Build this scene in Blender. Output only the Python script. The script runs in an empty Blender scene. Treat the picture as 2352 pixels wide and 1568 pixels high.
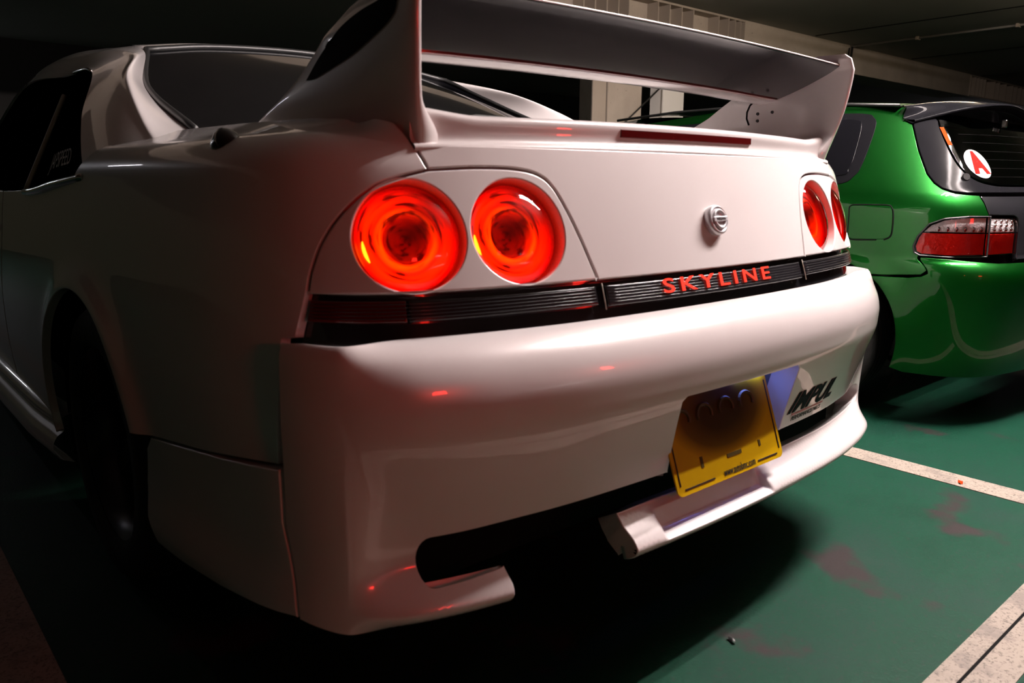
import bpy, bmesh, math, random
import numpy as np
from mathutils import Vector, Matrix
from mathutils.geometry import delaunay_2d_cdt
random.seed(7)
SC = bpy.context.scene
COL = SC.collection

# ============================ camera, world, exposure ========================
CAM_POS = (-1.23651, -0.85879, 0.88367)
YAW, PITCH, ROLL = 0.71473, -0.20275, 0.00449          # heading from +Y to +X, tilt, roll (radians)
def camera():
    cy, sy, cp, sp = math.cos(YAW), math.sin(YAW), math.cos(PITCH), math.sin(PITCH)
    f = Vector((sy * cp, cy * cp, sp)); r = Vector((cy, -sy, 0)); u = r.cross(f)
    r2 = r * math.cos(ROLL) + u * math.sin(ROLL); u2 = -r * math.sin(ROLL) + u * math.cos(ROLL)
    cd = bpy.data.cameras.new('camera'); co = bpy.data.objects.new('camera', cd); COL.objects.link(co)
    cd.sensor_width = 23.6; cd.lens = 23.6 * 1794 / 2352; cd.clip_start = .02
    cd.dof.use_dof = True; cd.dof.focus_distance = 2.6; cd.dof.aperture_fstop = 4.0
    M = Matrix((r2, u2, -f)).transposed().to_4x4(); M.translation = Vector(CAM_POS)
    co.matrix_world = M; SC.camera = co
camera()
wd = bpy.data.worlds.new('night'); SC.world = wd; wd.use_nodes = True
wd.node_tree.nodes['Background'].inputs[0].default_value = (1.0, .92, .56, 1)
wd.node_tree.nodes['Background'].inputs[1].default_value = .013
SC.view_settings.view_transform = 'Standard'; SC.view_settings.look = 'None'
SC.view_settings.exposure = 0.0; SC.view_settings.gamma = 1.0; SC.view_settings.use_curve_mapping = False
SC.cycles.max_bounces = 6; SC.cycles.diffuse_bounces = 3; SC.cycles.transparent_max_bounces = 12; SC.cycles.sample_clamp_indirect = 6

# ============================ materials ======================================
MATS = {}
def mat(name, col=(.8, .8, .8), rough=.5, metal=0., coat=0., coat_rough=.03, emit=None, estr=0., spec=.5, ior=1.5, bump=0., bump_scale=200., trans=0.):
    m = bpy.data.materials.new(name); m.use_nodes = True; nt = m.node_tree; b = nt.nodes['Principled BSDF']
    b.inputs['Base Color'].default_value = (*col, 1); b.inputs['Roughness'].default_value = rough
    b.inputs['Metallic'].default_value = metal; b.inputs['Coat Weight'].default_value = coat
    b.inputs['Coat Roughness'].default_value = coat_rough; b.inputs['Specular IOR Level'].default_value = spec
    b.inputs['IOR'].default_value = ior; b.inputs['Transmission Weight'].default_value = trans
    if emit: b.inputs['Emission Color'].default_value = (*emit, 1); b.inputs['Emission Strength'].default_value = estr
    if bump:
        n = nt.nodes.new('ShaderNodeTexNoise'); n.inputs['Scale'].default_value = bump_scale
        tc = nt.nodes.new('ShaderNodeTexCoord'); nt.links.new(tc.outputs['Object'], n.inputs['Vector'])
        bp = nt.nodes.new('ShaderNodeBump'); bp.inputs['Strength'].default_value = bump; bp.inputs['Distance'].default_value = .01
        nt.links.new(n.outputs['Fac'], bp.inputs['Height']); nt.links.new(bp.outputs['Normal'], b.inputs['Normal'])
    MATS[name] = m; return m
def tint_glass(name, tint, gloss=.06, rough=.02):
    """see-through coloured cover: tinted transparency plus a sharp surface reflection"""
    m = bpy.data.materials.new(name); m.use_nodes = True; nt = m.node_tree; nt.nodes.clear()
    out = nt.nodes.new('ShaderNodeOutputMaterial'); mix = nt.nodes.new('ShaderNodeMixShader')
    t = nt.nodes.new('ShaderNodeBsdfTransparent'); t.inputs[0].default_value = (*tint, 1)
    g = nt.nodes.new('ShaderNodeBsdfGlossy'); g.inputs['Roughness'].default_value = rough
    fr = nt.nodes.new('ShaderNodeFresnel'); fr.inputs['IOR'].default_value = 1.5
    nt.links.new(fr.outputs[0], mix.inputs[0]); nt.links.new(t.outputs[0], mix.inputs[1]); nt.links.new(g.outputs[0], mix.inputs[2])
    nt.links.new(mix.outputs[0], out.inputs[0]); MATS[name] = m; return m
mat('white_paint', (.82, .77, .757), .30, .08, 1.0, .02, spec=.5)
mat('blade_black', (.006, .006, .008), .16, 0, .25, .03, spec=.3)
mat('black_satin', (.005, .005, .006), .10, spec=.02)
mat('green_paint', (.0003, .070, .0045), .36, .85, .42, .02)
mat('black_gloss', (.012, .012, .014), .18, 0, 1.0, .02)
mat('black_plastic', (.012, .012, .012), .45)
mat('void', (.004, .004, .004), .9, spec=.1)
mat('rubber', (.012, .012, .012), .75, bump=.3, bump_scale=60)
mat('dark_glass', (.003, .003, .004), .05, spec=.13)
mat('side_glass', (.002, .002, .003), .25, spec=.0, ior=1.02)
mat('chrome', (.8, .78, .76), .12, 1.0)
mat('silver', (.66, .65, .67), .34, .45)
mat('gunmetal', (.05, .05, .055), .3, .8)
mat('lens_smoke', (.014, .013, .016), .22, 0, .35, .05)
mat('lens_red_dark', (.10, .004, .004), .14, 0, .6, .04)
mat('brake_lens', (.09, .003, .004), .15, 0, .5, .05)
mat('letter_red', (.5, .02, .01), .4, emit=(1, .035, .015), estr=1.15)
mat('lamp_cup', (.10, .004, .003), .35, emit=(1, .006, 0), estr=.10)
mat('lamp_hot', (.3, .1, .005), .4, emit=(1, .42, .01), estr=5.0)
def lamp_glow_mat():
    """lit reflector: brightness follows the moulded rings (radius) and the bulb side (angle)"""
    m = bpy.data.materials.new('lamp_glow'); m.use_nodes = True; nt = m.node_tree; b = nt.nodes['Principled BSDF']; N = nt.nodes.new; K = nt.links.new
    tc = N('ShaderNodeTexCoord'); sx = N('ShaderNodeSeparateXYZ'); K(tc.outputs['Object'], sx.inputs[0])
    def mth(op, a, c=None):
        k = N('ShaderNodeMath'); k.operation = op
        for s, v in zip(k.inputs, (a, c)):
            if v is None: continue
            if isinstance(v, (int, float)): s.default_value = v
            else: K(v, s)
        return k.outputs[0]
    r = mth('MULTIPLY', mth('SQRT', mth('ADD', mth('MULTIPLY', sx.outputs[0], sx.outputs[0]), mth('MULTIPLY', sx.outputs[1], sx.outputs[1]))), 1 / .0765)
    def rmp(fac, stops):
        q = N('ShaderNodeValToRGB'); e = q.color_ramp.elements; e[0].position, e[0].color = stops[0][0], (*stops[0][1], 1); e[1].position, e[1].color = stops[-1][0], (*stops[-1][1], 1)
        for p_, c_ in stops[1:-1]: k = e.new(p_); k.color = (*c_, 1)
        K(fac, q.inputs[0]); return q.outputs[0]
    col = rmp(r, [(.0, (.06, .0, .0)), (.30, (.085, .001, .0)), (.44, (.20, .002, .0)), (.475, (.55, .012, .0)), (.53, (1, .045, .0)), (.60, (.95, .022, .0)), (.64, (.55, .006, .0)), (.68, (.80, .010, .0)), (.80, (.90, .012, .0)), (.90, (.62, .005, .0)), (.95, (.34, .0, .0)), (1.0, (.15, .0, .0))])
    ang = mth('ARCTAN2', sx.outputs[1], sx.outputs[0])
    # streaks that follow the rings: noise stretched along the angle
    cb = N('ShaderNodeCombineXYZ'); K(mth('MULTIPLY', r, 11.), cb.inputs[0]); K(mth('MULTIPLY', mth('COSINE', ang), 1.1), cb.inputs[1]); K(mth('MULTIPLY', mth('SINE', ang), 1.1), cb.inputs[2])
    nz = N('ShaderNodeTexNoise'); nz.inputs['Scale'].default_value = 1.0; nz.inputs['Detail'].default_value = 3; K(cb.outputs[0], nz.inputs['Vector'])
    st = rmp(nz.outputs['Fac'], [(.36, (.07, .07, .07)), (.47, (.85, .85, .85)), (.7, (1.3, 1.3, 1.3))])
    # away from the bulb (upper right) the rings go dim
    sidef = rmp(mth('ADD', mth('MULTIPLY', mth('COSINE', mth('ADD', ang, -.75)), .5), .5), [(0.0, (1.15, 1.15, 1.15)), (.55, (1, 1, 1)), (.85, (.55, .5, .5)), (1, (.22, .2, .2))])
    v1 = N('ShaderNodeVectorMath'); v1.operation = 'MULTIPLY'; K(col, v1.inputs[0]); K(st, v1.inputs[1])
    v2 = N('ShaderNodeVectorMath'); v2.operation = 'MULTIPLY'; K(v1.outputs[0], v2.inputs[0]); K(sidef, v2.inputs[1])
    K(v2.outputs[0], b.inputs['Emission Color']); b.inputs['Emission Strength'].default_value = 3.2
    b.inputs['Base Color'].default_value = (.12, .004, .003, 1); b.inputs['Roughness'].default_value = .35; MATS['lamp_glow'] = m
lamp_glow_mat()
tint_glass('lamp_cover', (1.0, .55, .5))
tint_glass('clear_cover', (.95, .95, .95))
tint_glass('tailgate_glass', (.45, .44, .42))
mat('tube_glow', (1, 1, 1), .5, emit=(1, .87, .845), estr=640)
mat('tube_glow_far', (1, 1, 1), .5, emit=(1, .80, .58), estr=70)
mat('tube_glow_dim', (1, 1, 1), .5, emit=(.93, .90, 1.0), estr=16)
mat('tube_glow_aisle', (1, 1, 1), .5, emit=(.93, .92, 1.0), estr=70)
mat('tube_glow_low', (1, 1, 1), .5, emit=(.95, .90, .98), estr=8)
mat('tail_glow', (.4, .01, .01), .3, emit=(1, .02, .012), estr=34)
mat('dark_paint', (.02, .02, .024), .3, 0, 1.0, .03)
mat('enamel_white', (.75, .72, .66), .4)
mat('plate_lamp_glow', (1, 1, 1), .4, emit=(.16, .24, 1.0), estr=26)
mat('sticker_green', (.003, .018, .015), .8, spec=.05)
mat('sticker_red', (.35, .04, .03), .4)
mat('sticker_grey', (.85, .85, .90), .9, spec=.0, ior=1.02)
mat('sticker_white', (.52, .52, .54), .7, spec=.05)
mat('sign_red', (.62, .008, .006), .7, spec=.03)
mat('cloth_white', (.75, .72, .74), .9)
mat('cloth_red', (.75, .03, .02), .9)
mat('paper', (.75, .8, .85), .7)
mat('wear_orange', (.30, .03, .003), .8, spec=.05)
mat('reflector_silver', (.92, .90, .91), .22, .15, bump=.5, bump_scale=160)
mat('reflector_red', (.98, .018, .010), .35, 0, 0, .03, spec=.15, bump=.3, bump_scale=90)
mat('ceiling_paint', (.30, .29, .26), .9)
mat('recess_grey', (.22, .21, .22), .5)
mat('wall_dark', (.05, .047, .042), .9)
mat('steel_paint', (.36, .30, .24), .6)
mat('cable_black', (.01, .01, .01), .6)

# ============================ object helpers =================================
def link(o, parent=None):
    COL.objects.link(o)
    if parent: o.parent = parent
    return o
def thing(name, label, cat, loc=(0, 0, 0), group=None):
    o = bpy.data.objects.new(name, None); o.empty_display_size = .2; o.location = loc
    o['label'] = label; o['category'] = cat
    if group: o['group'] = group
    return link(o)
def tag(o, label, cat, group=None):
    o['label'] = label; o['category'] = cat
    if group: o['group'] = group
    return o
def struct(o): o['kind'] = 'structure'; return o
class MB:
    """collects vertices, faces and optional vertex normals; build() links ONE mesh object"""
    def __init__(s): s.v = []; s.f = []; s.n = []
    def add(s, v, f, n=None):
        o = len(s.v); s.v += [tuple(map(float, p)) for p in v]; s.f += [tuple(int(i) + o for i in q) for q in f]
        s.n += [tuple(map(float, p)) for p in n] if n is not None else [None] * len(v)
        return s
    def box(s, c, d, M=None):
        P = [Vector((c[0] + sx * d[0] / 2, c[1] + sy * d[1] / 2, c[2] + sz * d[2] / 2)) for sx in (-1, 1) for sy in (-1, 1) for sz in (-1, 1)]
        if M: P = [M @ p for p in P]
        return s.add(P, [(0, 1, 3, 2), (4, 6, 7, 5), (0, 4, 5, 1), (2, 3, 7, 6), (0, 2, 6, 4), (1, 5, 7, 3)])
    def grid(s, G, flip=False, closed=False):
        G = np.asarray(G, float); m, n = G.shape[:2]
        idx = lambda i, j: i * n + (j % n)
        F = [(idx(i, j), idx(i, j + 1), idx(i + 1, j + 1), idx(i + 1, j)) for i in range(m - 1) for j in range(n if closed else n - 1)]
        if flip: F = [q[::-1] for q in F]
        return s.add(G.reshape(-1, 3), F)
    def lathe(s, prof, c, n, n_seg=48, arc=None):
        """prof: (radius, height along n)"""
        n = Vector(n).normalized(); t = n.orthogonal().normalized(); b = n.cross(t)
        G = [[Vector(c) + (t * math.cos(k * 2 * math.pi / n_seg) + b * math.sin(k * 2 * math.pi / n_seg)) * r + n * h for k in range(n_seg)] for r, h in prof]
        return s.grid([[tuple(p) for p in row] for row in G], closed=True)
    def tube(s, pts, r, seg=10, cap=True):
        P = [Vector(p) for p in pts]; rows = []
        rr = r if hasattr(r, '__len__') else [r] * len(P)
        up = None
        for i, p in enumerate(P):
            d = (P[min(i + 1, len(P) - 1)] - P[max(i - 1, 0)]).normalized()
            t = d.orthogonal().normalized() if up is None else (up - d * up.dot(d)).normalized()
            up = t; b = d.cross(t)
            rows.append([tuple(p + (t * math.cos(k * 2 * math.pi / seg) + b * math.sin(k * 2 * math.pi / seg)) * rr[i]) for k in range(seg)])
        o = len(s.v); s.grid(rows, closed=True)
        if cap:
            s.f.append(tuple(o + k for k in range(seg))[::-1]); s.f.append(tuple(o + (len(P) - 1) * seg + k for k in range(seg)))
        return s
    def prism(s, poly, d, ax):
        """flat polygon (list of 3-D points) pushed along vector d"""
        P = [Vector(p) for p in poly]; n = len(P); D = Vector(d)
        s.add([tuple(p) for p in P] + [tuple(p + D) for p in P], [tuple(range(n))[::-1], tuple(range(n, 2 * n))] + [(i, (i + 1) % n, n + (i + 1) % n, n + i) for i in range(n)])
        return s
    def build(s, name, m, parent=None, smooth=None, bevel=0., bseg=2, fix=True):
        me = bpy.data.meshes.new(name); me.from_pydata(s.v, [], s.f); me.update()
        hasn = any(x is not None for x in s.n)
        if fix and not hasn:
            bm = bmesh.new(); bm.from_mesh(me); bmesh.ops.recalc_face_normals(bm, faces=bm.faces); bm.to_mesh(me); bm.free()
        me.materials.append(MATS[m] if isinstance(m, str) else m)
        if smooth is None: smooth = hasn
        if smooth: me.shade_smooth() if hasattr(me, 'shade_smooth') else me.polygons.foreach_set('use_smooth', [True] * len(me.polygons))
        if hasn: me.normals_split_custom_set_from_vertices([x if x is not None else (0, 0, 0) for x in s.n])
        o = link(bpy.data.objects.new(name, me), parent)
        if bevel:
            b = o.modifiers.new('bevel', 'BEVEL'); b.width = bevel; b.segments = bseg; b.limit_method = 'ANGLE'; b.harden_normals = False
        return o
def surf_grid(F, us, vs, mb=None, centre=None):
    """mesh of a parametric surface F(u,v)->(...,3) with analytic normals, oriented away from centre"""
    U, V = np.meshgrid(us, vs, indexing='ij'); P = F(U, V); e = 1e-3
    N = np.cross(F(U + e, V) - F(U - e, V), F(U, V + e) - F(U, V - e)); N /= np.linalg.norm(N, axis=-1, keepdims=True) + 1e-12
    sgn = 1
    if centre is not None and np.sum(N * (P - np.asarray(centre))) < 0: sgn = -1
    m, n = U.shape
    F_ = [(i * n + j, (i + 1) * n + j, (i + 1) * n + j + 1, i * n + j + 1) for i in range(m - 1) for j in range(n - 1)]
    if sgn < 0: F_ = [q[::-1] for q in F_]
    mb = mb or MB(); mb.add(P.reshape(-1, 3), F_, (N * sgn).reshape(-1, 3)); return mb
def patch(rows, k=10):
    """bicubic (Catmull-Rom) patch through a table of points -> function of (u,v) in 0..1"""
    R = np.asarray(rows, float)
    A = np.stack([cr_open(r, k) for r in R]); B = np.stack([cr_open(A[:, j], k) for j in range(A.shape[1])], 1)
    m, n = B.shape[:2]
    def F(u, v):
        u = np.clip(u, 0, 1) * (m - 1); v = np.clip(v, 0, 1) * (n - 1)
        i = np.minimum(u.astype(int), m - 2); j = np.minimum(v.astype(int), n - 2); fu = (u - i)[..., None]; fv = (v - j)[..., None]
        return B[i, j] * (1 - fu) * (1 - fv) + B[i + 1, j] * fu * (1 - fv) + B[i, j + 1] * (1 - fu) * fv + B[i + 1, j + 1] * fu * fv
    return F, B
def patch_mesh(rows, mb=None, mirror=False, k=10, centre=(0, 2, .6)):
    _, B = patch(rows, k)
    if mirror: B = B * np.array([-1, 1, 1])
    N = np.cross(np.gradient(B, axis=0), np.gradient(B, axis=1)); N /= np.linalg.norm(N, axis=-1, keepdims=True) + 1e-12
    sgn = 1 if np.sum(N * (B - np.asarray(centre))) > 0 else -1
    m, n = B.shape[:2]
    F_ = [(i * n + j, (i + 1) * n + j, (i + 1) * n + j + 1, i * n + j + 1) for i in range(m - 1) for j in range(n - 1)]
    if sgn < 0: F_ = [q[::-1] for q in F_]
    mb = mb or MB(); mb.add(B.reshape(-1, 3), F_, (N * sgn).reshape(-1, 3)); return mb
def poly_area(L): x, y = np.asarray(L).T; return .5 * np.sum(x * np.roll(y, -1) - y * np.roll(x, -1))
def resample(L, d):
    L = np.asarray(L, float); out = []
    for i in range(len(L)):
        p, q = L[i], L[(i + 1) % len(L)]; n = max(1, int(math.ceil(np.hypot(*(q - p)) / d)))
        out += [p + (q - p) * t / n for t in range(n)]
    return np.array(out)
def inset(L, d):
    """move a loop towards its inside (counter-clockwise loops; clockwise loops grow)"""
    L = np.asarray(L, float); t = np.roll(L, -1, 0) - np.roll(L, 1, 0); t /= np.linalg.norm(t, axis=1, keepdims=True) + 1e-12
    return L + np.stack([-t[:, 1], t[:, 0]], -1) * d
def inside(P, L):
    x, y = P[:, 0], P[:, 1]; r = np.zeros(len(P), bool)
    for (x0, y0), (x1, y1) in zip(L, np.roll(L, -1, 0)):
        c = (y0 > y) != (y1 > y)
        if abs(y1 - y0) > 1e-12: r ^= c & (x < (x1 - x0) * (y - y0) / (y1 - y0) + x0)
    return r
def panel(mb, skin, loops, du=.014, dv=.012, gap=.0035, r=.0022, depth=.012, edge=.008, out=1., extra=None):
    """trimmed panel of a skin: loops[0] outer, the rest holes, all in skin parameters; rounded edge and a flange turned in"""
    LL = []
    depths = depth if hasattr(depth, '__len__') else [depth] * len(loops)
    for i, L in enumerate(loops):
        L = np.asarray(L, float)
        if (poly_area(L) < 0) == (i == 0): L = L[::-1]
        LL.append(inset(resample(L, edge), gap / 2 + r))
    verts = []; edges = []
    for L in LL:
        o = len(verts); verts += [tuple(p) for p in L]; edges += [(o + k, o + (k + 1) % len(L)) for k in range(len(L))]
    nb = len(verts); lo, hi = LL[0].min(0), LL[0].max(0)
    gx = np.arange(lo[0], hi[0], du); gy = np.arange(lo[1], hi[1], dv)
    G = np.array([(x + (du / 2 if j % 2 else 0), y) for j, y in enumerate(gy) for x in gx])
    if extra is not None:                                 # a finer regular net where the skin has a sharp ledge
        e0, e1 = extra.min(0) - .003, extra.max(0) + .003
        G = np.vstack([G[~np.all((G > e0) & (G < e1), axis=1)], extra])
    ok = inside(G, LL[0])
    for L in LL[1:]: ok &= ~inside(G, L)
    G = G[ok]; Bp = np.array(verts)
    if len(G):
        sc = np.array([du, dv]); keep = np.ones(len(G), bool)
        for s in range(0, len(G), 2000):
            dd = np.min(np.hypot((G[s:s + 2000, None, 0] - Bp[None, :, 0]) / sc[0], (G[s:s + 2000, None, 1] - Bp[None, :, 1]) / sc[1]), axis=1)
            keep[s:s + 2000] = dd > .55
        verts += [tuple(p) for p in G[keep]]
    rv, re, rf, ov, oe, of = delaunay_2d_cdt([Vector(p) for p in verts], edges, [], 0, 1e-7)
    Q = np.array([tuple(p) for p in rv]); T = np.array([f for f in rf if len(f) == 3])
    cen = Q[T].mean(1); ok = inside(cen, LL[0])
    for L in LL[1:]: ok &= ~inside(cen, L)
    T = T[ok]
    def nrm(q):
        e = 8e-4; a, z = q[:, 0], q[:, 1]
        n = np.cross(skin(a + e, z) - skin(a - e, z), skin(a, z + e) - skin(a, z - e)); return out * n / (np.linalg.norm(n, axis=1, keepdims=True) + 1e-12)
    P, N = skin(Q[:, 0], Q[:, 1]), nrm(Q)
    fn = np.cross(P[T[:, 1]] - P[T[:, 0]], P[T[:, 2]] - P[T[:, 0]]); flip = np.sum(fn * N[T[:, 0]], 1) < 0
    T[flip] = T[flip][:, ::-1]
    mb.add(P, T, N)
    for L, dp in zip(LL, depths):
        p, n = skin(L[:, 0], L[:, 1]), nrm(L); t = np.roll(p, -1, 0) - np.roll(p, 1, 0)
        b = np.cross(t, n); b /= np.linalg.norm(b, axis=1, keepdims=True) + 1e-12
        q = skin(*(inset(L, .003)).T)                     # a point further inside: b must point away from it
        b[np.sum(b * (q - p), 1) > 0] *= -1
        rows, nr = [], []
        for th in (0, .5, 1.05, 1.5708):
            rows.append(p + b * r * math.sin(th) - n * r * (1 - math.cos(th))); nr.append(n * math.cos(th) + b * math.sin(th))
        rows.append(rows[-1]); nr.append(b); rows.append(rows[-1] - n * dp); nr.append(b)
        R = np.array(rows); k = len(L); F = []
        for i in range(len(rows) - 1):
            for j in range(k):
                q4 = (i * k + j, i * k + (j + 1) % k, (i + 1) * k + (j + 1) % k, (i + 1) * k + j); F.append(q4)
        V = R.reshape(-1, 3); NN = np.array(nr).reshape(-1, 3)
        F = np.array(F); fn = np.cross(V[F[:, 1]] - V[F[:, 0]], V[F[:, 3]] - V[F[:, 0]]) + np.cross(V[F[:, 2]] - V[F[:, 1]], V[F[:, 3]] - V[F[:, 1]])
        fl = np.sum(fn * NN[F[:, 0]], 1) < 0; F[fl] = F[fl][:, ::-1]
        mb.add(V, F, NN)
    return mb
def signed(skin):
    """left skin made two-sided: a<0 left of the car, a>0 right"""
    def S(a, z):
        a = np.asarray(a, float); p = skin(np.abs(a), z).copy(); p[..., 0] = np.where(a > 0, -p[..., 0], p[..., 0]); return p
    return S
def text_on(string, F, size, mat_, name, parent, extrude=.002, wide=1., shear=0., space=1., align='CENTER', bold=0.):
    """built-in font turned into mesh; F maps (x, y, w) text coordinates to world"""
    c = bpy.data.curves.new(name, 'FONT'); c.body = string; c.size = size; c.extrude = extrude; c.align_x = align; c.align_y = 'CENTER'
    c.space_character = space; c.shear = shear; c.resolution_u = 4; c.offset = bold
    o = bpy.data.objects.new(name + '_tmp', c); COL.objects.link(o)
    dg = bpy.context.evaluated_depsgraph_get(); me = bpy.data.meshes.new_from_object(o.evaluated_get(dg))
    bpy.data.objects.remove(o); me.name = name
    P = np.array([v.co[:] for v in me.vertices])
    W = F(P[:, 0] * wide, P[:, 1], P[:, 2])
    for v, p in zip(me.vertices, W): v.co = p
    me.materials.clear(); me.materials.append(MATS[mat_]); me.update()
    return link(bpy.data.objects.new(name, me), parent)
def frame_map(o, ex, ey, ez):
    o, ex, ey, ez = map(lambda q: np.asarray(q, float), (o, ex, ey, ez))
    return lambda x, y, w: o + np.outer(x, ex) + np.outer(y, ey) + np.outer(w, ez)

# ============================ numeric shape library ==========================
# ---- white car skins -------------------------------------------------------
class Plan:
    """plan-view outline, arc-length parametrised; a=0 rear centre, growing round the corner and forward"""
    def __init__(s, pts):
        p = cr_open([(-pts[1][0], pts[1][1])] + list(pts), 40)
        p = p[p[:, 0] >= -1e-9]
        d = np.r_[0, np.cumsum(np.hypot(*np.diff(p, axis=0).T))]
        s.L = d[-1]; s.a = np.arange(0, s.L, .004)
        s.x = np.interp(s.a, d, p[:, 0]); s.y = np.interp(s.a, d, p[:, 1])
        tx = smooth(np.gradient(s.x, s.a), 9); ty = smooth(np.gradient(s.y, s.a), 9)
        n = np.hypot(tx, ty); s.nx = ty / n; s.ny = -tx / n
    def at(s, a):
        f = lambda v: np.interp(a, s.a, v)
        return f(s.x), f(s.y), f(s.nx), f(s.ny)
def smooth(v, k):
    p = np.r_[[v[0]] * k, v, [v[-1]] * k]
    return np.convolve(p, np.ones(2 * k + 1) / (2 * k + 1), 'valid')
def cr_open(P, n=12):
    """Catmull-Rom through points (any dimension)"""
    P = np.asarray(P, float); Q = np.vstack([2 * P[0] - P[1], P, 2 * P[-1] - P[-2]])
    t = np.linspace(0, 1, n, endpoint=False)[:, None]; out = []
    for i in range(1, len(Q) - 2):
        p0, p1, p2, p3 = Q[i - 1:i + 3]
        out.append(.5 * (2 * p1 + (p2 - p0) * t + (2 * p0 - 5 * p1 + 4 * p2 - p3) * t * t + (3 * p1 - p0 - 3 * p2 + p3) * t ** 3))
    return np.vstack(out + [P[-1:]])
def sstep(e0, e1, x):
    t = np.clip((x - e0) / (e1 - e0), 0, 1); return t * t * (3 - 2 * t)
class Prof:
    """smooth 1-D profile through (z, value) knots"""
    def __init__(s, k):
        c = cr_open(sorted(k), 14); s.z = c[:, 0]; s.v = c[:, 1]
    def __call__(s, z): return np.interp(z, s.z, s.v)

ARCH_Y, ARCH_Z, ARCH_R = .965, .315, .342
plan_up = Plan([(0, 0), (.16, .003), (.31, .014), (.45, .030), (.56, .049), (.64, .072), (.70, .105), (.745, .152), (.772, .21),
                (.792, .29), (.808, .40), (.826, .6), (.838, .8), (.845, 1.0), (.848, 1.4), (.845, 2.0), (.838, 2.6), (.82, 3.2), (.77, 3.8), (.66, 4.25)])
side_up = Prof([(.2, .0), (.3, .012), (.42, .022), (.55, .024), (.65, .017), (.75, .007), (.81, 0), (.9, -.014), (1.2, -.06)])
SH_V, SH_R, SH_MAX = .895, .058, 1.30
def skin_up(a, v):
    a = np.asarray(a, float); v = np.asarray(v, float)
    x, y, nx, ny = plan_up.at(a)
    wr = ny * ny; ws = 1 - wr
    phi = np.clip((v - SH_V) / SH_R, 0, SH_MAX)
    ext = np.maximum(v - SH_V - SH_R * SH_MAX, 0)
    z = np.where(v < SH_V, v, SH_V + SH_R * np.sin(phi) + ext * np.cos(SH_MAX))
    inset = SH_R * (1 - np.cos(phi)) + ext * np.sin(SH_MAX)
    inset = inset * sstep(.5, .72, a)                 # no shoulder on the boot lid
    z = np.where(a < .72, z + (v - z) * (1 - sstep(.5, .72, a)), z)
    zz = np.minimum(z, .95)
    o = ws * side_up(zz) - wr * .33 * (zz - .81) - inset
    # flare round the wheel arch
    Y0 = y
    d = np.hypot(Y0 - ARCH_Y, z - ARCH_Z) - ARCH_R
    o = o + .016 * np.exp(-(np.maximum(d, 0) / .045) ** 2) * ws * (z < .9)
    return np.stack([-(x + nx * o), y + ny * o, z], -1)   # left side; mirror for right
plan_bp = Plan([(0, -.098), (.2, -.094), (.4, -.080), (.55, -.055), (.65, -.028), (.71, 0.0), (.755, .037), (.784, .085), (.80, .14), (.81, .2), (.826, .35), (.842, .5), (.85, .62), (.855, .8)])
rear_bp = Prof([(.246, -.06), (.256, -.03), (.266, -.008), (.282, .004), (.298, -.006), (.318, -.030), (.334, -.047), (.36, -.049), (.40, -.040), (.47, -.019), (.53, 0), (.56, .004), (.59, .004), (.62, -.004), (.645, -.02), (.66, -.042), (.668, -.066), (.672, -.09)])
side_bp = Prof([(.19, -.03), (.21, -.008), (.24, .0), (.27, .0), (.33, -.006), (.42, -.004), (.55, .002), (.63, .0), (.66, -.006), (.675, -.02)])
def skin_bp(a, z):
    a = np.asarray(a, float); z = np.asarray(z, float)
    x, y, nx, ny = plan_bp.at(a)
    wr = sstep(.62, .95, -ny); ws = 1 - wr
    o = wr * rear_bp(z) + ws * side_bp(z)
    return np.stack([-(x + nx * o), y + ny * o, z], -1)
def lip_notch(S):
    """ledge cut into the top of the lip under the number plate"""
    def F(a, z):
        p = S(a, z).copy(); a = np.asarray(a, float)
        k = sstep(-.222, -.210, a) * (1 - sstep(.100, .116, a)) * sstep(.281, .292, z) * (1 - sstep(.332, .345, z))
        lim = np.interp(a, [-.25, 0, .15], [-.066, -.070, -.068]) + .012 * (np.clip(z, .29, .33) - .29) / .04
        p[..., 1] = np.where(p[..., 1] < lim, p[..., 1] + (lim - p[..., 1]) * k, p[..., 1]); return p
    return F
# ---- green hatchback skin ----------------------------------------------------
CX = 2.465
plan_cv = Plan([(0, 0), (.25, .006), (.45, .024), (.60, .055), (.70, .095), (.765, .15), (.805, .22), (.83, .31), (.842, .42), (.845, .6), (.845, 1.0), (.845, 1.6), (.845, 2.2), (.83, 2.8), (.78, 3.4)])
cv_y = Prof([(.15, .03), (.25, .0), (.40, -.03), (.52, -.05), (.575, -.05), (.605, -.03), (.625, -.004), (.66, .0), (.78, .005), (.835, .03), (.87, .06), (1.0, .16), (1.12, .25), (1.17, .30), (1.25, .38)])
cv_x = Prof([(.15, -.03), (.25, -.01), (.45, .0), (.60, .004), (.75, .0), (.82, -.006), (.88, -.026), (1.0, -.088), (1.12, -.155), (1.16, -.182), (1.20, -.23)])
CV_AY, CV_AZ, CV_AR = .705, .25, .37
def skin_cv(a, z):
    a = np.asarray(a, float); z = np.asarray(z, float)
    x, y, nx, ny = plan_cv.at(a)
    s = (.845 + cv_x(z)) / .845; rear = 1 - sstep(.45, 1.4, y)
    d = np.hypot(y - CV_AY, z - CV_AZ) - CV_AR
    fl = .012 * np.exp(-(np.maximum(d, 0) / .05) ** 2) * (nx > .8)
    return np.stack([-(x * s + fl), y + cv_y(z) * rear, z], -1)
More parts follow.
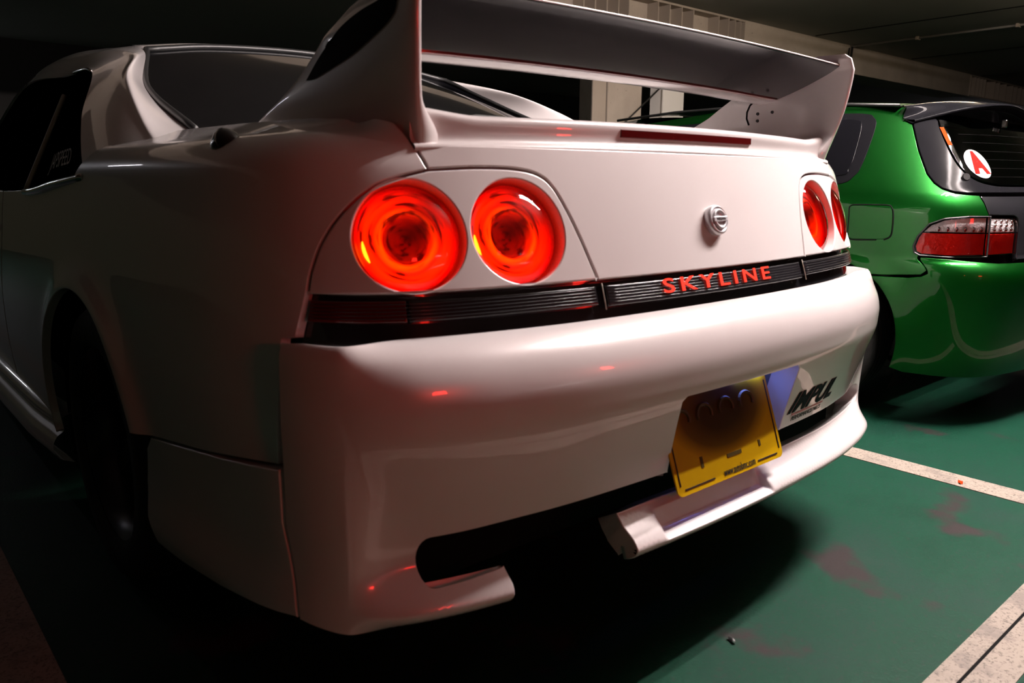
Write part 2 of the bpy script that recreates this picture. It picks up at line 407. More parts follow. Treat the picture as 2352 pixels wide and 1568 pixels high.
# ============================ the car park ===================================
def ramp(nt, fac, stops):
    r = nt.nodes.new('ShaderNodeValToRGB'); e = r.color_ramp.elements
    e[0].position, e[0].color = stops[0][0], (*stops[0][1], 1); e[1].position, e[1].color = stops[-1][0], (*stops[-1][1], 1)
    for p, c in stops[1:-1]: k = e.new(p); k.color = (*c, 1)
    nt.links.new(fac, r.inputs[0]); return r.outputs[0]
def noise(nt, vec, scale, detail=6., rough=.6):
    n = nt.nodes.new('ShaderNodeTexNoise'); n.inputs['Scale'].default_value = scale; n.inputs['Detail'].default_value = detail; n.inputs['Roughness'].default_value = rough
    nt.links.new(vec, n.inputs['Vector']); return n.outputs['Fac']
def mixc(nt, fac, a, b):
    m = nt.nodes.new('ShaderNodeMix'); m.data_type = 'RGBA'
    for s, v in ((m.inputs[0], fac), (m.inputs[6], a), (m.inputs[7], b)):
        if hasattr(v, 'is_output'): nt.links.new(v, s)
        elif isinstance(v, tuple): s.default_value = (*v, 1)
        else: s.default_value = v
    return m.outputs[2]
def floor_mat():
    m = bpy.data.materials.new('green_floor_paint'); m.use_nodes = True; nt = m.node_tree; b = nt.nodes['Principled BSDF']
    tc = nt.nodes.new('ShaderNodeTexCoord').outputs['Object']
    base = ramp(nt, noise(nt, tc, 2.6, 10, .7), [(.32, (.002, .026, .014)), (.48, (.003, .037, .020)), (.60, (.006, .035, .022)), (.75, (.012, .036, .026))])
    dust = ramp(nt, noise(nt, tc, 90, 3, .7), [(.56, (0, 0, 0)), (.72, (1, 1, 1))])
    c = mixc(nt, dust, base, (.022, .030, .025))
    worn = ramp(nt, noise(nt, tc, 3.1, 5, .55), [(.60, (0, 0, 0)), (.665, (1, 1, 1))])
    c = mixc(nt, worn, c, (.026, .021, .021))
    spots = ramp(nt, noise(nt, tc, 210, 2, .5), [(.70, (0, 0, 0)), (.76, (1, 1, 1))])
    c = mixc(nt, spots, c, (.01, .02, .015))
    nt.links.new(c, b.inputs['Base Color']); b.inputs['Roughness'].default_value = .6; b.inputs['Specular IOR Level'].default_value = .12
    bp = nt.nodes.new('ShaderNodeBump'); bp.inputs['Strength'].default_value = .25; bp.inputs['Distance'].default_value = .004
    nt.links.new(noise(nt, tc, 140, 4), bp.inputs['Height']); nt.links.new(bp.outputs[0], b.inputs['Normal'])
    MATS[m.name] = m
def line_mat():
    m = bpy.data.materials.new('worn_line_paint'); m.use_nodes = True; nt = m.node_tree; b = nt.nodes['Principled BSDF']
    tc = nt.nodes.new('ShaderNodeTexCoord').outputs['Object']
    s1 = ramp(nt, noise(nt, tc, 150, 3, .7), [(.52, (0, 0, 0)), (.66, (1, 1, 1))]); s2 = ramp(nt, noise(nt, tc, 9, 5, .7), [(.50, (0, 0, 0)), (.62, (1, 1, 1))])
    c = mixc(nt, s1, (.29, .245, .20), (.11, .09, .075)); k = nt.nodes.new('ShaderNodeMath'); k.operation = 'MULTIPLY'; nt.links.new(s2, k.inputs[0]); k.inputs[1].default_value = .55
    c = mixc(nt, k.outputs[0], c, (.12, .10, .09)); nt.links.new(c, b.inputs['Base Color']); b.inputs['Roughness'].default_value = .75
    MATS[m.name] = m
def concrete_mat():
    m = bpy.data.materials.new('cream_concrete'); m.use_nodes = True; nt = m.node_tree; b = nt.nodes['Principled BSDF']
    tc = nt.nodes.new('ShaderNodeTexCoord').outputs['Object']
    c = ramp(nt, noise(nt, tc, 3, 6), [(.3, (.40, .34, .275)), (.7, (.50, .43, .35))])
    s = ramp(nt, noise(nt, tc, 26, 4, .75), [(.66, (0, 0, 0)), (.72, (1, 1, 1))]); c = mixc(nt, s, c, (.12, .09, .07))
    nt.links.new(c, b.inputs['Base Color']); b.inputs['Roughness'].default_value = .85
    bp = nt.nodes.new('ShaderNodeBump'); bp.inputs['Strength'].default_value = .4; bp.inputs['Distance'].default_value = .01
    nt.links.new(noise(nt, tc, 40, 5), bp.inputs['Height']); nt.links.new(bp.outputs[0], b.inputs['Normal']); MATS[m.name] = m
floor_mat(); line_mat(); concrete_mat()
CEIL = 2.42; BEAM_Y = 3.75
flo = struct(MB().box((4, 4.5, -.05), (30, 23, .1)).build('floor', 'green_floor_paint'))
def line(x0, x1, y0, y1): return MB().box(((x0 + x1) / 2, (y0 + y1) / 2, .0012), (x1 - x0, y1 - y0, .0024)).build('parking_line', 'worn_line_paint', flo)
line(1.20, 1.30, -.36, 5.2); line(-1.12, -1.02, -.36, 5.2); line(3.55, 3.65, -.36, 5.2)
line(-5, 9, -.437, -.397); line(-5, 9, -.507, -.443)
MB().box((2, -.440, .0008), (14, .006, .0016)).build('expansion_joint', 'void', flo)
struct(MB().box((4, 4.5, CEIL + .1), (30, 23, .2)).build('ceiling', 'ceiling_paint'))
for k in range(4): MB().box((7 + k * 2.4, -.5, CEIL - .003), (.012, 8.4, .006)).build('ceiling_joint', 'void', bpy.data.objects['ceiling'])
# beam across the bays: concrete runs with steel connection girders between them
bm_ = struct(MB().box((8.62, BEAM_Y + .2, 2.27), (5.78, .4, .30)).build('trim_1', 'cream_concrete'))
MB().box((17.2, BEAM_Y + .2, 2.27), (6.5, .4, .30)).build('concrete_run', 'cream_concrete', bm_)
MB().box((-2.5, BEAM_Y + .2, 2.27), (11.2, .4, .30)).build('concrete_run', 'cream_concrete', bm_)
def girder(x0, x1, stiff, open_bays):
    g = MB(); g.box(((x0 + x1) / 2, BEAM_Y + .12, 2.27), (x1 - x0, .02, .26)).build('girder_web', 'cream_concrete', bm_)
    MB().box(((x0 + x1) / 2, BEAM_Y + .06, 2.408), (x1 - x0, .14, .018)).build('girder_flange', 'steel_paint', bm_)
    MB().box(((x0 + x1) / 2, BEAM_Y + .06, 2.129), (x1 - x0, .14, .018)).build('girder_flange', 'steel_paint', bm_)
    for x in stiff: MB().box((x, BEAM_Y + .05, 2.268), (.010, .12, .26)).build('stiffener_plate', 'steel_paint', bm_)
girder(3.1, 5.74, [3.49, 3.62, 3.76, 3.9, 4.03, 4.41, 4.57, 4.74, 4.91, 5.30, 5.46, 5.57, 5.66, 5.73], None)
girder(11.52, 13.95, [11.55, 11.72, 11.86, 12.0, 12.12, 12.5, 12.7, 13.0, 13.3, 13.5, 13.7, 13.9], None)
# steel and concrete column group under the girder
def column(name, x0, x1, y0, y1, m, label):
    return struct(MB().box(((x0 + x1) / 2, (y0 + y1) / 2, 1.06), (x1 - x0, y1 - y0, 2.12)).build(name, m, bevel=.006))
column('trim_2', 3.98, 4.42, BEAM_Y + .15, BEAM_Y + .5, 'cream_concrete', '')
c3 = MB(); c3.box((3.72, BEAM_Y + .02, 1.06), (.16, .012, 2.12)); c3.box((3.83, BEAM_Y + .10, 1.06), (.012, .16, 2.12)); c3.box((3.86, BEAM_Y + .19, 1.06), (.10, .012, 2.12))
struct(c3.build('trim_3', 'steel_paint'))
c4 = MB(); c4.box((4.70, BEAM_Y + .02, 1.06), (.30, .012, 2.12)); c4.box((4.58, BEAM_Y + .10, 1.06), (.012, .16, 2.12)); c4.box((4.84, BEAM_Y + .05, 1.06), (.008, .06, 2.12))
struct(c4.build('trim_4', 'enamel_white'))
struct(MB().box((9.5, 9.9, 1.2), (19, .2, 2.5)).build('wall_far', 'wall_dark'))
struct(MB().box((18.9, 1.5, 1.2), (.2, 17, 2.5)).build('wall_right', 'cream_concrete'))
# conduit on the ceiling, running towards the beam, with its clips
cd_ = MB().tube([(7.87, -1.5, CEIL - .014), (7.87, 1.4, CEIL - .014), (7.87, BEAM_Y - .02, CEIL - .014)], .012).build('conduit', 'ceiling_paint', smooth=True)
tag(cd_, 'thin dark conduit pipe clipped along the ceiling to the beam', 'pipe')
for y in (1.2, 2.05, 3.0): MB().box((7.87, y, CEIL - .016), (.07, .025, .034)).build('clip', 'steel_paint', cd_)
dl = MB().tube([(7.87, BEAM_Y - .03, CEIL - .02), (7.86, BEAM_Y - .03, 2.3), (7.82, BEAM_Y - .03, 2.12)], .012).build('drop_cable', 'cable_black', smooth=True)
tag(dl, 'black cable hanging from the ceiling down the beam face', 'cable')
MB().tube([(7.80, BEAM_Y - .03, CEIL - .04), (7.78, BEAM_Y - .03, 2.25), (7.74, BEAM_Y - .03, 2.14)], .008).build('second_strand', 'cable_black', dl, smooth=True)
st = MB().tube([(3.885, BEAM_Y + .01, 1.27), (4.56, BEAM_Y + .008, 1.74)], .007).build('bracing_wire', 'cable_black', smooth=True)
tag(st, 'thin dark bracing wire slanting across the column', 'wire'); MB().box((4.56, BEAM_Y + .008, 1.745), (.03, .02, .03)).build('wire_anchor', 'steel_paint', st)
for x0, z0, x1, z1 in ((6.6, 2.20, 8.2, 2.12), (5.1, 2.30, 7.6, 2.38)):
    s_ = MB().tube([(x0, 9.79, z0), ((x0 + x1) / 2, 9.79, (z0 + z1) / 2 - .01), (x1, 9.79, z1)], .02).build('wall_cable', 'cable_black', smooth=True)
    tag(s_, 'loose black cable along the far wall, ' + ('sloping down to the column' if z0 < 2.25 else 'rising to the ceiling'), 'cable')
# ---- fluorescent battens on the ceiling
def batten(x, y, length, along='X', mat_='tube_glow', label='', z=CEIL, r=.015, twin=False):
    t = thing('fluorescent_batten', label, 'ceiling light', (x, y, z))
    ex = Vector((1, 0, 0)) if along == 'X' else Vector((0, 1, 0)); ey = Vector((0, 1, 0)) if along == 'X' else Vector((-1, 0, 0))
    L2 = length / 2; hw = .10 if twin else .05
    prof = [(-hw, 0), (-hw, -.035), (-hw * .45, -.07), (hw * .45, -.07), (hw, -.035), (hw, 0)]
    G = [[tuple(ex * s + ey * a + Vector((0, 0, b))) for a, b in prof] for s in (-L2 - .03, L2 + .03)]
    h = MB(); h.grid(G); h.add([p for p in G[0]], [tuple(range(6))]); h.add([p for p in G[1]], [tuple(range(6))]); h.build('housing', 'enamel_white', t)
    for o in ((-.075, .075) if twin else (0,)):
        for s in (-1, 1):
            MB().box(tuple(ex * s * (L2 + .012) + ey * o + Vector((0, 0, -.09))), (.024, .045, .05) if along == 'X' else (.045, .024, .05)).build('end_socket', 'enamel_white', t)
        MB().tube([tuple(ex * s * L2 + ey * o + Vector((0, 0, -.098))) for s in (-1, -.33, .33, 1)], r, 14).build('tube', mat_, t, smooth=True)
    return t
batten(1.55, -.32, 1.5, 'X', 'tube_glow', 'lit twin fluorescent batten on the ceiling behind the white coupe', twin=True)
batten(4.4, 1.3, 1.5, 'X', 'tube_glow_far', 'lit fluorescent batten in front of the steel girder')
batten(6.6, .5, 1.5, 'X', 'tube_glow_far', 'lit fluorescent batten in front of the concrete beam')
batten(-2.6, 6.6, 1.5, 'Y', 'tube_glow_dim', 'lit fluorescent batten over the dark bay ahead of the white coupe')
batten(-1.75, 10.2, 1.5, 'Y', 'tube_glow_aisle', 'lit fluorescent batten at the near end of the far left aisle')
batten(-1.75, 13.2, 1.5, 'Y', 'tube_glow_aisle', 'lit fluorescent batten at the distant end of the far left aisle')
# louvred wall light on the far right wall
wl = thing('wall_light', 'lit louvred strip light on the far wall beyond the beam', 'wall light', (18.79, 5.3, 1.70))
MB().tube([(-.05, -.85, .02), (-.05, .85, .02)], .022, 10).build('tube', 'tube_glow_dim', wl, smooth=True); MB().box((-.012, 0, .16), (.024, 1.8, .36)).build('back_panel', 'enamel_white', wl)
for k in range(5): MB().box((-.04, 0, .08 + k * .055), (.08, 1.8, .018)).build('louvre', 'enamel_white', wl)
# leaves and crumbs on the floor
def leaf(x, y, s, a, label, m):
    o = MB(); k = 9; pts = [(x + s * (math.cos(t) * math.cos(a) - .45 * math.sin(t) * math.sin(a)), y + s * (math.cos(t) * math.sin(a) + .45 * math.sin(t) * math.cos(a)), .004 + .004 * math.sin(3 * t)) for t in np.linspace(0, 2 * math.pi, k, endpoint=False)]
    o.add(pts + [(x, y, .009)], [(i, (i + 1) % k, k) for i in range(k)]); return tag(o.build('dry_leaf', m, smooth=True), label, 'leaf')
leaf(1.231, -.071, .016, .4, 'small brown dry leaf lying on the white bay line', 'wear_orange'); leaf(-.002, -.098, .011, 1.2, 'small dark dry leaf on the green floor behind the bumper', 'black_plastic')
# ============================ white coupe ====================================
car = thing('white_coupe', 'white two-door coupe with round red tail lamps and a high rear spoiler', 'car')
UP, BP = signed(skin_up), signed(skin_bp)
BPN = lip_notch(BP)
def off_skin(S, d):
    def F(a, z):
        a = np.asarray(a, float); z = np.asarray(z, float); e = 1e-3
        n = np.cross(S(a + e, z) - S(a - e, z), S(a, z + e) - S(a, z - e)); n /= np.linalg.norm(n, axis=-1, keepdims=True) + 1e-12
        p = S(a, z); s = np.where(np.sum(n * (p - np.array([0, 2., .6])), -1) < 0, -1., 1.)[..., None]
        return p + n * s * d
    return F
SEAM_IN = cr_open([(.312, .700), (.316, .722), (.320, .737), (.329, .766), (.340, .80), (.357, .842), (.375, .874), (.397, .892), (.436, .901), (.506, .903), (.59, .899)], 6)
SEAM_OUT = cr_open([(.59, .899), (.649, .885), (.689, .868), (.726, .836), (.75, .801), (.764, .762), (.769, .728)], 6)
def side(L, s): return [(p[0] * s, p[1]) for p in L]
PANEL_Z = .7285
sin_top = [tuple(p) for p in SEAM_IN if p[1] > PANEL_Z]; 
i0 = .3175
# boot lid: rear face plus the deck in front of the spoiler
L = [(-i0, PANEL_Z)] + [(i0, PANEL_Z)] + sin_top + [(.607, .936)] + [(-.607, .936)] + side(sin_top, -1)[::-1]
out_up = -1.
mb = panel(MB(), UP, [L], du=.016, dv=.014, depth=.014)
def deck(u, v):
    x = (u * 2 - 1) * (.585 + .02 * v); y = .115 + .6 * v + .02 * np.cos(u * 0); z = .944 + .034 * v + .012 * (1 - (u * 2 - 1) ** 2)
    return np.stack([x, y + .04 * (u * 2 - 1) ** 2 * v, z], -1)
surf_grid(deck, np.linspace(0, 1, 24), np.linspace(0, 1, 14), mb, (0, .4, 0))
lid = mb.build('boot_lid', 'white_paint', car)
# lamp panels with two round openings each
LAMPS = [(.451, .810), (.627, .808)]; RX, RZ = .0815, .0752
def ring(c, rx, rz, n=72): return [(c[0] + rx * math.cos(t), c[1] + rz * math.sin(t)) for t in np.linspace(0, 2 * math.pi, n, endpoint=False)]
for s in (-1, 1):
    L = sin_top + [tuple(p) for p in SEAM_OUT[1:]] + [(.769, PANEL_Z), (i0, PANEL_Z)]
    mb = panel(MB(), UP, [side(L, s)] + [side(ring(c, RX, RZ), s) for c in LAMPS], du=.011, dv=.010, depth=[.014, .034, .034], r=.003)
    lp = mb.build('lamp_panel', 'white_paint', car)
    for c in LAMPS:
        q = np.array([[s * c[0], c[1]]]); p = UP(q[:, 0], q[:, 1])[0]
        e = 1e-3; n = np.cross(UP(q[:, 0] + e, q[:, 1])[0] - UP(q[:, 0] - e, q[:, 1])[0], UP(q[:, 0], q[:, 1] + e)[0] - UP(q[:, 0], q[:, 1] - e)[0]); n /= np.linalg.norm(n)
        if n[1] > 0: n = -n
        tl = bpy.data.objects.new('tail_lamp', None); link(tl, car); tl['label'] = 'round red tail lamp'
        nv = Vector(n); ux = Vector((1, 0, 0)); ux = (ux - nv * ux.dot(nv)).normalized(); uy = nv.cross(ux)
        LM = Matrix((ux, uy, nv)).transposed().to_4x4(); LM.translation = Vector(p)
        def lp_part(name, prof, m, seg=72):
            o_ = MB().lathe(prof, (0, 0, 0), (0, 0, 1), seg).build(name, m, tl, smooth=True); o_.matrix_world = LM; return o_
        lp_part('lamp_housing', [(.0001, -.055), (.060, -.055), (.082, -.043), (.084, -.026)], 'lamp_cup')
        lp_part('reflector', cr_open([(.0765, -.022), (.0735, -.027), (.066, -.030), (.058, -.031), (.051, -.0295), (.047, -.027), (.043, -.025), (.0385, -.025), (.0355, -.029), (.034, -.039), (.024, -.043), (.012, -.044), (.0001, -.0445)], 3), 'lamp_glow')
        lp_part('lens', cr_open([(.0785, -.027), (.0775, -.020), (.073, -.0140), (.060, -.0065), (.040, .0002), (.018, .0038), (.0001, .0044)], 3), 'lamp_cover')
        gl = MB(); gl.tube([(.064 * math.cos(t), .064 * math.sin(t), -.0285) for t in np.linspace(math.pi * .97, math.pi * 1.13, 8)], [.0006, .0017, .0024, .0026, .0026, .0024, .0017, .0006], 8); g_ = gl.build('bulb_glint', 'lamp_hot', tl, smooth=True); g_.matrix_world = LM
# light bar: black trim, smoked side units, centre garnish with raised letters
TR = off_skin(UP, -.020); LZ0, LZ1 = .6915, .7225
mb = MB(); surf_grid(TR, np.linspace(-.785, .785, 120), np.linspace(.655, .735, 8), mb, (0, 2, .6)); mb.build('lamp_bar_trim', 'black_gloss', car)
LN = off_skin(UP, -.006)
for s in (-1, 1):
    mb = panel(MB(), LN, [side([(.318, LZ0), (.64, LZ0), (.64, LZ1), (.318, LZ1)], s)], depth=.012, r=.003, gap=.002); o = mb.build('smoked_lens', 'lens_smoke', car)
    mb = panel(MB(), LN, [side([(.641, LZ0), (.772, LZ0), (.768, LZ1), (.641, LZ1)], s)], depth=.012, r=.003, gap=.001); o2 = mb.build('corner_lens', 'lens_red_dark', car)
    for k in range(5):
        z = LZ0 + .006 + k * .0048
        mb = MB(); mb.tube(off_skin(UP, -.0055)(s * np.linspace(.324, .766, 40), np.full(40, z)), .0007, 6).build('lens_rib', 'lens_smoke', o, smooth=True)
mb = panel(MB(), LN, [[(-.300, LZ0 - .004), (.300, LZ0 - .004), (.300, LZ1), (-.300, LZ1)]], depth=.012, r=.003, gap=.002); gar = mb.build('centre_garnish', 'lens_smoke', car)
for k in range(6):
    z = LZ0 + .003 + k * .0048; MB().tube(off_skin(UP, -.0058)(np.linspace(-.295, .295, 40), np.full(40, z)), .0006, 6).build('lens_rib', 'lens_smoke', gar, smooth=True)
for s in (-1, 1): MB().tube(off_skin(UP, -.004)(np.full(4, s * .3085), np.linspace(LZ0 - .008, LZ1 + .002, 4)), .0011, 6).build('garnish_edge', 'steel_paint', gar, smooth=True)
LT = signed(skin_up)
def letter_map(x, y, w): return off_skin(UP, 0)(x - .006, .7075 + y) + np.stack([0 * w, -(w - .0035), 0 * w], -1)
text_on('SKYLINE', letter_map, .0335, 'letter_red', 'garnish_letters', gar, extrude=.0005, wide=2.06, space=1.36, bold=.0003)
# quarter panels with wheel arch; deck shoulder included
AC = ARCH_Y + .641
def arch_pts(z0, z1, R=ARCH_R, c=AC):
    t0 = math.pi - math.asin((z0 - ARCH_Z) / R); t1 = math.asin((z1 - ARCH_Z) / R)
    return [(c + R * math.cos(t), ARCH_Z + R * math.sin(t)) for t in np.linspace(t0, t1, 40)]
QL = [(.59, .899)] + [tuple(p) for p in SEAM_OUT[1:]] + [(.775, .700), (.782, .668), (.804, .664), (.806, .60), (.808, .484), (.987, .459), (1.251, .427)] + arch_pts(.424, .26) + \
     [(2.2, .262), (2.53, .268), (2.535, .40), (2.52, .60), (2.497, .77), (2.49, .850), (2.118, .858), (1.66, .890), (1.60, .93), (1.57, .99), (1.55, 1.10), (1.2, 1.10), (.941, 1.085), (.78, 1.06), (.66, 1.02), (.629, .986), (.607, .933)]
for s in (-1, 1):
    mb = panel(MB(), UP, [side(QL, s)], du=.016, dv=.013, depth=.016); q = mb.build('quarter_panel', 'white_paint', car)
    # doors, front wings
    DL = [(2.54, .268), (3.62, .275), (3.60, .60), (3.66, .858), (2.50, .850), (2.505, .77), (2.528, .60), (2.543, .40)]
    d = panel(MB(), UP, [side(DL, s)], du=.03, dv=.02, depth=.016).build('door', 'white_paint', car)
    MB().tube(off_skin(UP, .012)(s * np.linspace(2.62, 2.80, 8), np.full(8, .74)), [.008, .012, .013, .013, .013, .013, .012, .008], 8).build('door_handle', 'white_paint', d, smooth=True)
    c2 = 3.685 + .641; WL = [(3.63, .275), (4.0, .28)] + arch_pts(.285, .30, ARCH_R, c2) + [(4.95, .30), (4.95, .68), (4.6, .80), (3.67, .868), (3.61, .60)]
    panel(MB(), UP, [side(WL, s)], du=.03, dv=.02, depth=.016).build('front_wing', 'white_paint', car)
# rear bumper: face, plate recess notch, exhaust cut-out and lip
lipL0, lipL1 = -.535, -.295
bot = .2545
SLT = .3755
bum = [(-.891, .668)] + [(t, .672) for t in np.linspace(-.85, .85, 12)] + [(.891, .668), (.888, .60), (.892, .49), (.900, .40), (.872, .259), (.80, bot), (.70, bot), (.4, bot), (lipL1, bot), (lipL1, .300), (lipL1 - .004, .318), (lipL1 + .0, .336), (-.2, .338), (.3, .338), (.60, .336), (.70, .333)] + \
      [(.742 + .020 * math.cos(t), .353 + .020 * math.sin(t)) for t in np.linspace(-math.pi / 2, math.pi / 2, 10)] + [(.70, .3740), (.5, SLT), (.207, SLT), (.186, .520), (.178, .527), (-.180, .527), (-.188, .520), (-.166, SLT), (-.30, SLT), (-.5, .3745), (-.60, .372)] + \
      [(-.655 - .024 * math.cos(t), .342 + .030 * math.sin(t)) for t in np.linspace(math.pi / 2, -math.pi / 2, 12)] + [(-.60, .314), (lipL0 - .004, .318), (lipL0, .296), (lipL0 - .003, bot), (-.70, bot), (-.80, bot), (-.872, .259), (-.900, .40), (-.892, .49), (-.888, .60)]
mb = panel(MB(), BPN, [bum], du=.012, dv=.005, depth=.05, r=.0025, edge=.007, extra=np.array([(a, z) for z in np.arange(.274, .3305, .0022) for a in np.arange(-.236, .132, .0055)]))
bumper = mb.build('rear_bumper', 'white_paint', car)
# lower side extension behind each wheel
SPL = [(.897, .484), (1.062, .460), (1.345, .428)] + [(1.375, .40), (1.395, .33), (1.39, .26), (1.36, .214), (1.25, .216), (1.1, .226), (.98, .243), (.873, .262), (.902, .40)]
SPK = off_skin(BP, .0012)
for s in (-1, 1): panel(MB(), SPK, [side(SPL, s)], du=.016, dv=.010, depth=.03, r=.0025).build('side_extension', 'white_paint', car)
# plate recess box behind the notch
def quad(mb, *p): return mb.add(p, [tuple(range(len(p)))])
rc = MB(); yb = .012
quad(rc, (-.20, yb, .36), (.215, yb, .36), (.205, yb + .015, .50), (-.195, yb + .015, .50)); quad(rc, (-.192, -.085, .527), (.19, -.085, .527), (.205, yb + .015, .50), (-.195, yb + .015, .50))
quad(rc, (.19, -.085, .527), (.205, yb + .015, .50), (.215, yb, .36), (.209, -.042, .37)); quad(rc, (-.192, -.085, .527), (-.195, yb + .015, .50), (-.20, yb, .36), (-.17, -.042, .37))
rc.build('plate_recess', 'recess_grey', bumper)
pl_ = MB(); pl_.box((.10, -.030, .5105), (.10, .016, .006)); pl_.build('plate_lamp', 'plate_lamp_glow', bumper)
MB().box((.10, -.030, .517), (.12, .03, .008)).build('plate_lamp_housing', 'black_plastic', bumper)
# dark void behind the lip slot and underneath
vd = MB(); vd.box((0, .19, .36), (1.42, .26, .012)); vd.box((0, .12, .345), (1.30, .02, .10)); vd.box((0, .55, .30), (1.40, .9, .10)); vd.build('underbody', 'void', car)
# number plate
import_o = Vector((-.010, -.087, .3435)); tilt = math.atan2(.055, .157)
ez = Vector((0, math.sin(tilt), math.cos(tilt))); ex = Vector((1, .0, 0)); en = Vector((0, -math.cos(tilt), math.sin(tilt)))
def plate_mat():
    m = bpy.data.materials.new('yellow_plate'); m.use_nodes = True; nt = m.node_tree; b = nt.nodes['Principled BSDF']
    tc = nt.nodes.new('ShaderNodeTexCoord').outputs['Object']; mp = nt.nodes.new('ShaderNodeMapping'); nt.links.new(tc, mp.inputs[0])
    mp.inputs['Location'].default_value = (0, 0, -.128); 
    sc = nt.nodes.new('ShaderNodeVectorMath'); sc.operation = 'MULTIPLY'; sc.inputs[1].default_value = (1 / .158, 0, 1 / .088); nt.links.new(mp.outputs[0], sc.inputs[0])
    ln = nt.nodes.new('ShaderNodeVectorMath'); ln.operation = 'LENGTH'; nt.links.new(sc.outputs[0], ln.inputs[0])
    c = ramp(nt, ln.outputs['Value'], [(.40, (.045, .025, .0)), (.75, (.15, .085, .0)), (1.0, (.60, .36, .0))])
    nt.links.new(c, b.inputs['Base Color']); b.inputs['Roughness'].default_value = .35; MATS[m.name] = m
plate_mat()
W2, PH = .170, .185
np_ = bpy.data.objects.new('number_plate', None); link(np_, car); np_['label'] = 'yellow number plate with black border'
np_.matrix_world = Matrix((ex, -en, ez)).transposed().to_4x4() @ Matrix.Identity(4); np_.location = import_o
def rrect(w0, w1, h0, h1, r, n=5):
    out = []
    for cx, cz, a0 in ((w1 - r, h1 - r, 0), (w0 + r, h1 - r, 90), (w0 + r, h0 + r, 180), (w1 - r, h0 + r, 270)):
        out += [(cx + r * math.cos(math.radians(a0 + 90 * k / n)), 0, cz + r * math.sin(math.radians(a0 + 90 * k / n))) for k in range(n + 1)]
    return out
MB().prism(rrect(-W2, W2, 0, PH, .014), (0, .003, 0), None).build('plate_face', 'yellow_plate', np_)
for cx, cz, w, h in ((-W2 + .010, .088, .0022, .14), (W2 - .010, .088, .0022, .14), (-.105, .010, .088, .0022), (.115, .010, .068, .0022), (0, PH - .009, .30, .002)):
    MB().box((cx, -.0007, cz), (w, .0014, h)).build('border_line', 'black_plastic', np_)
for k in range(4):      # rounded tops of the first row of figures
    cx = -.118 + k * .068; pts = [(cx + .022 * math.cos(t), -.0002, .128 + .018 * math.sin(t)) for t in np.linspace(-.4, math.pi + .4, 14)]
    MB().tube(pts, .004, 6).build('figure_top', 'wear_brown' if 'wear_brown' in MATS else mat('wear_brown', (.075, .05, .004), .5), np_)
for cx, w, h in ((-.088, .007, .020), (.012, .046, .007), (.098, .006, .012)): MB().box((cx, -.0006, .036 + (h / 2 if w < .02 else .004)), (w, .0012, h)).build('figure_foot', 'wear_brown', np_)
text_on('www.autobmc.com', lambda x, y, w: np.stack([x + .020, -.001 - w * .3, y + .0120], -1), .0200, 'black_plastic', 'plate_lettering', np_, extrude=.0005, wide=.66, bold=.0003)
# badge on the boot lid: round boss, ring and crossbar
bd = bpy.data.objects.new('boot_badge', None); link(bd, car); bd['label'] = 'silver round badge with crossbar on boot lid'
bp_ = UP(np.array([0.]), np.array([.812]))[0]; bn = Vector((0, -.95, .31)).normalized(); bt = Vector((1, 0, 0)); bu = Vector(bn.cross(bt)) * -1
if bu.z < 0: bu = -bu
MB().lathe([(.026, -.002), (.0275, .002), (.0285, .008), (.027, .013), (.0235, .016), (.0225, .0145), (.0001, .0145)], bp_, bn, 40).build('boss', 'silver', bd, smooth=True)
MB().lathe([(.0135, .0145), (.0138, .0175), (.0165, .0185), (.019, .0175), (.0195, .0145)], bp_, bn, 40).build('ring', 'silver', bd, smooth=True)
M_ = Matrix((bt, bu, bn)).transposed().to_4x4(); M_.translation = Vector(bp_)
MB().box((0, 0, .0165), (.042, .0100, .0042), M_).build('crossbar', 'silver', bd, bevel=.0012)
text_on('NISSAN', frame_map(Vector(bp_) + bn * .0188, bt, bu, bn), .0075, 'gunmetal', 'badge_letters', bd, extrude=.0002, wide=1.1)
# IMPUL sticker at the right of the bumper
BO = off_skin(BP, .0008)
def stick(a0, z0): return lambda x, y, w: BO(a0 + x, z0 + y - .0 * x) + np.stack([0 * w, -w, 0 * w], -1)
stk = text_on('IMPUL', stick(.322, .432), .064, 'sticker_green', 'sticker', bumper, extrude=.0003, wide=1.22, shear=.35, bold=.0022); stk['label'] = 'dark green lettered sticker on bumper'
surf_grid(BO, np.linspace(.240, .395, 20), np.linspace(.4035, .4075, 2), MB(), (0, 2, .6)).build('sticker_line', 'sticker_red', bumper)
text_on('PERFORMANCE PARTS', stick(.318, .3945), .0150, 'sticker_green', 'sticker_small_text', bumper, extrude=.0002, wide=.95)
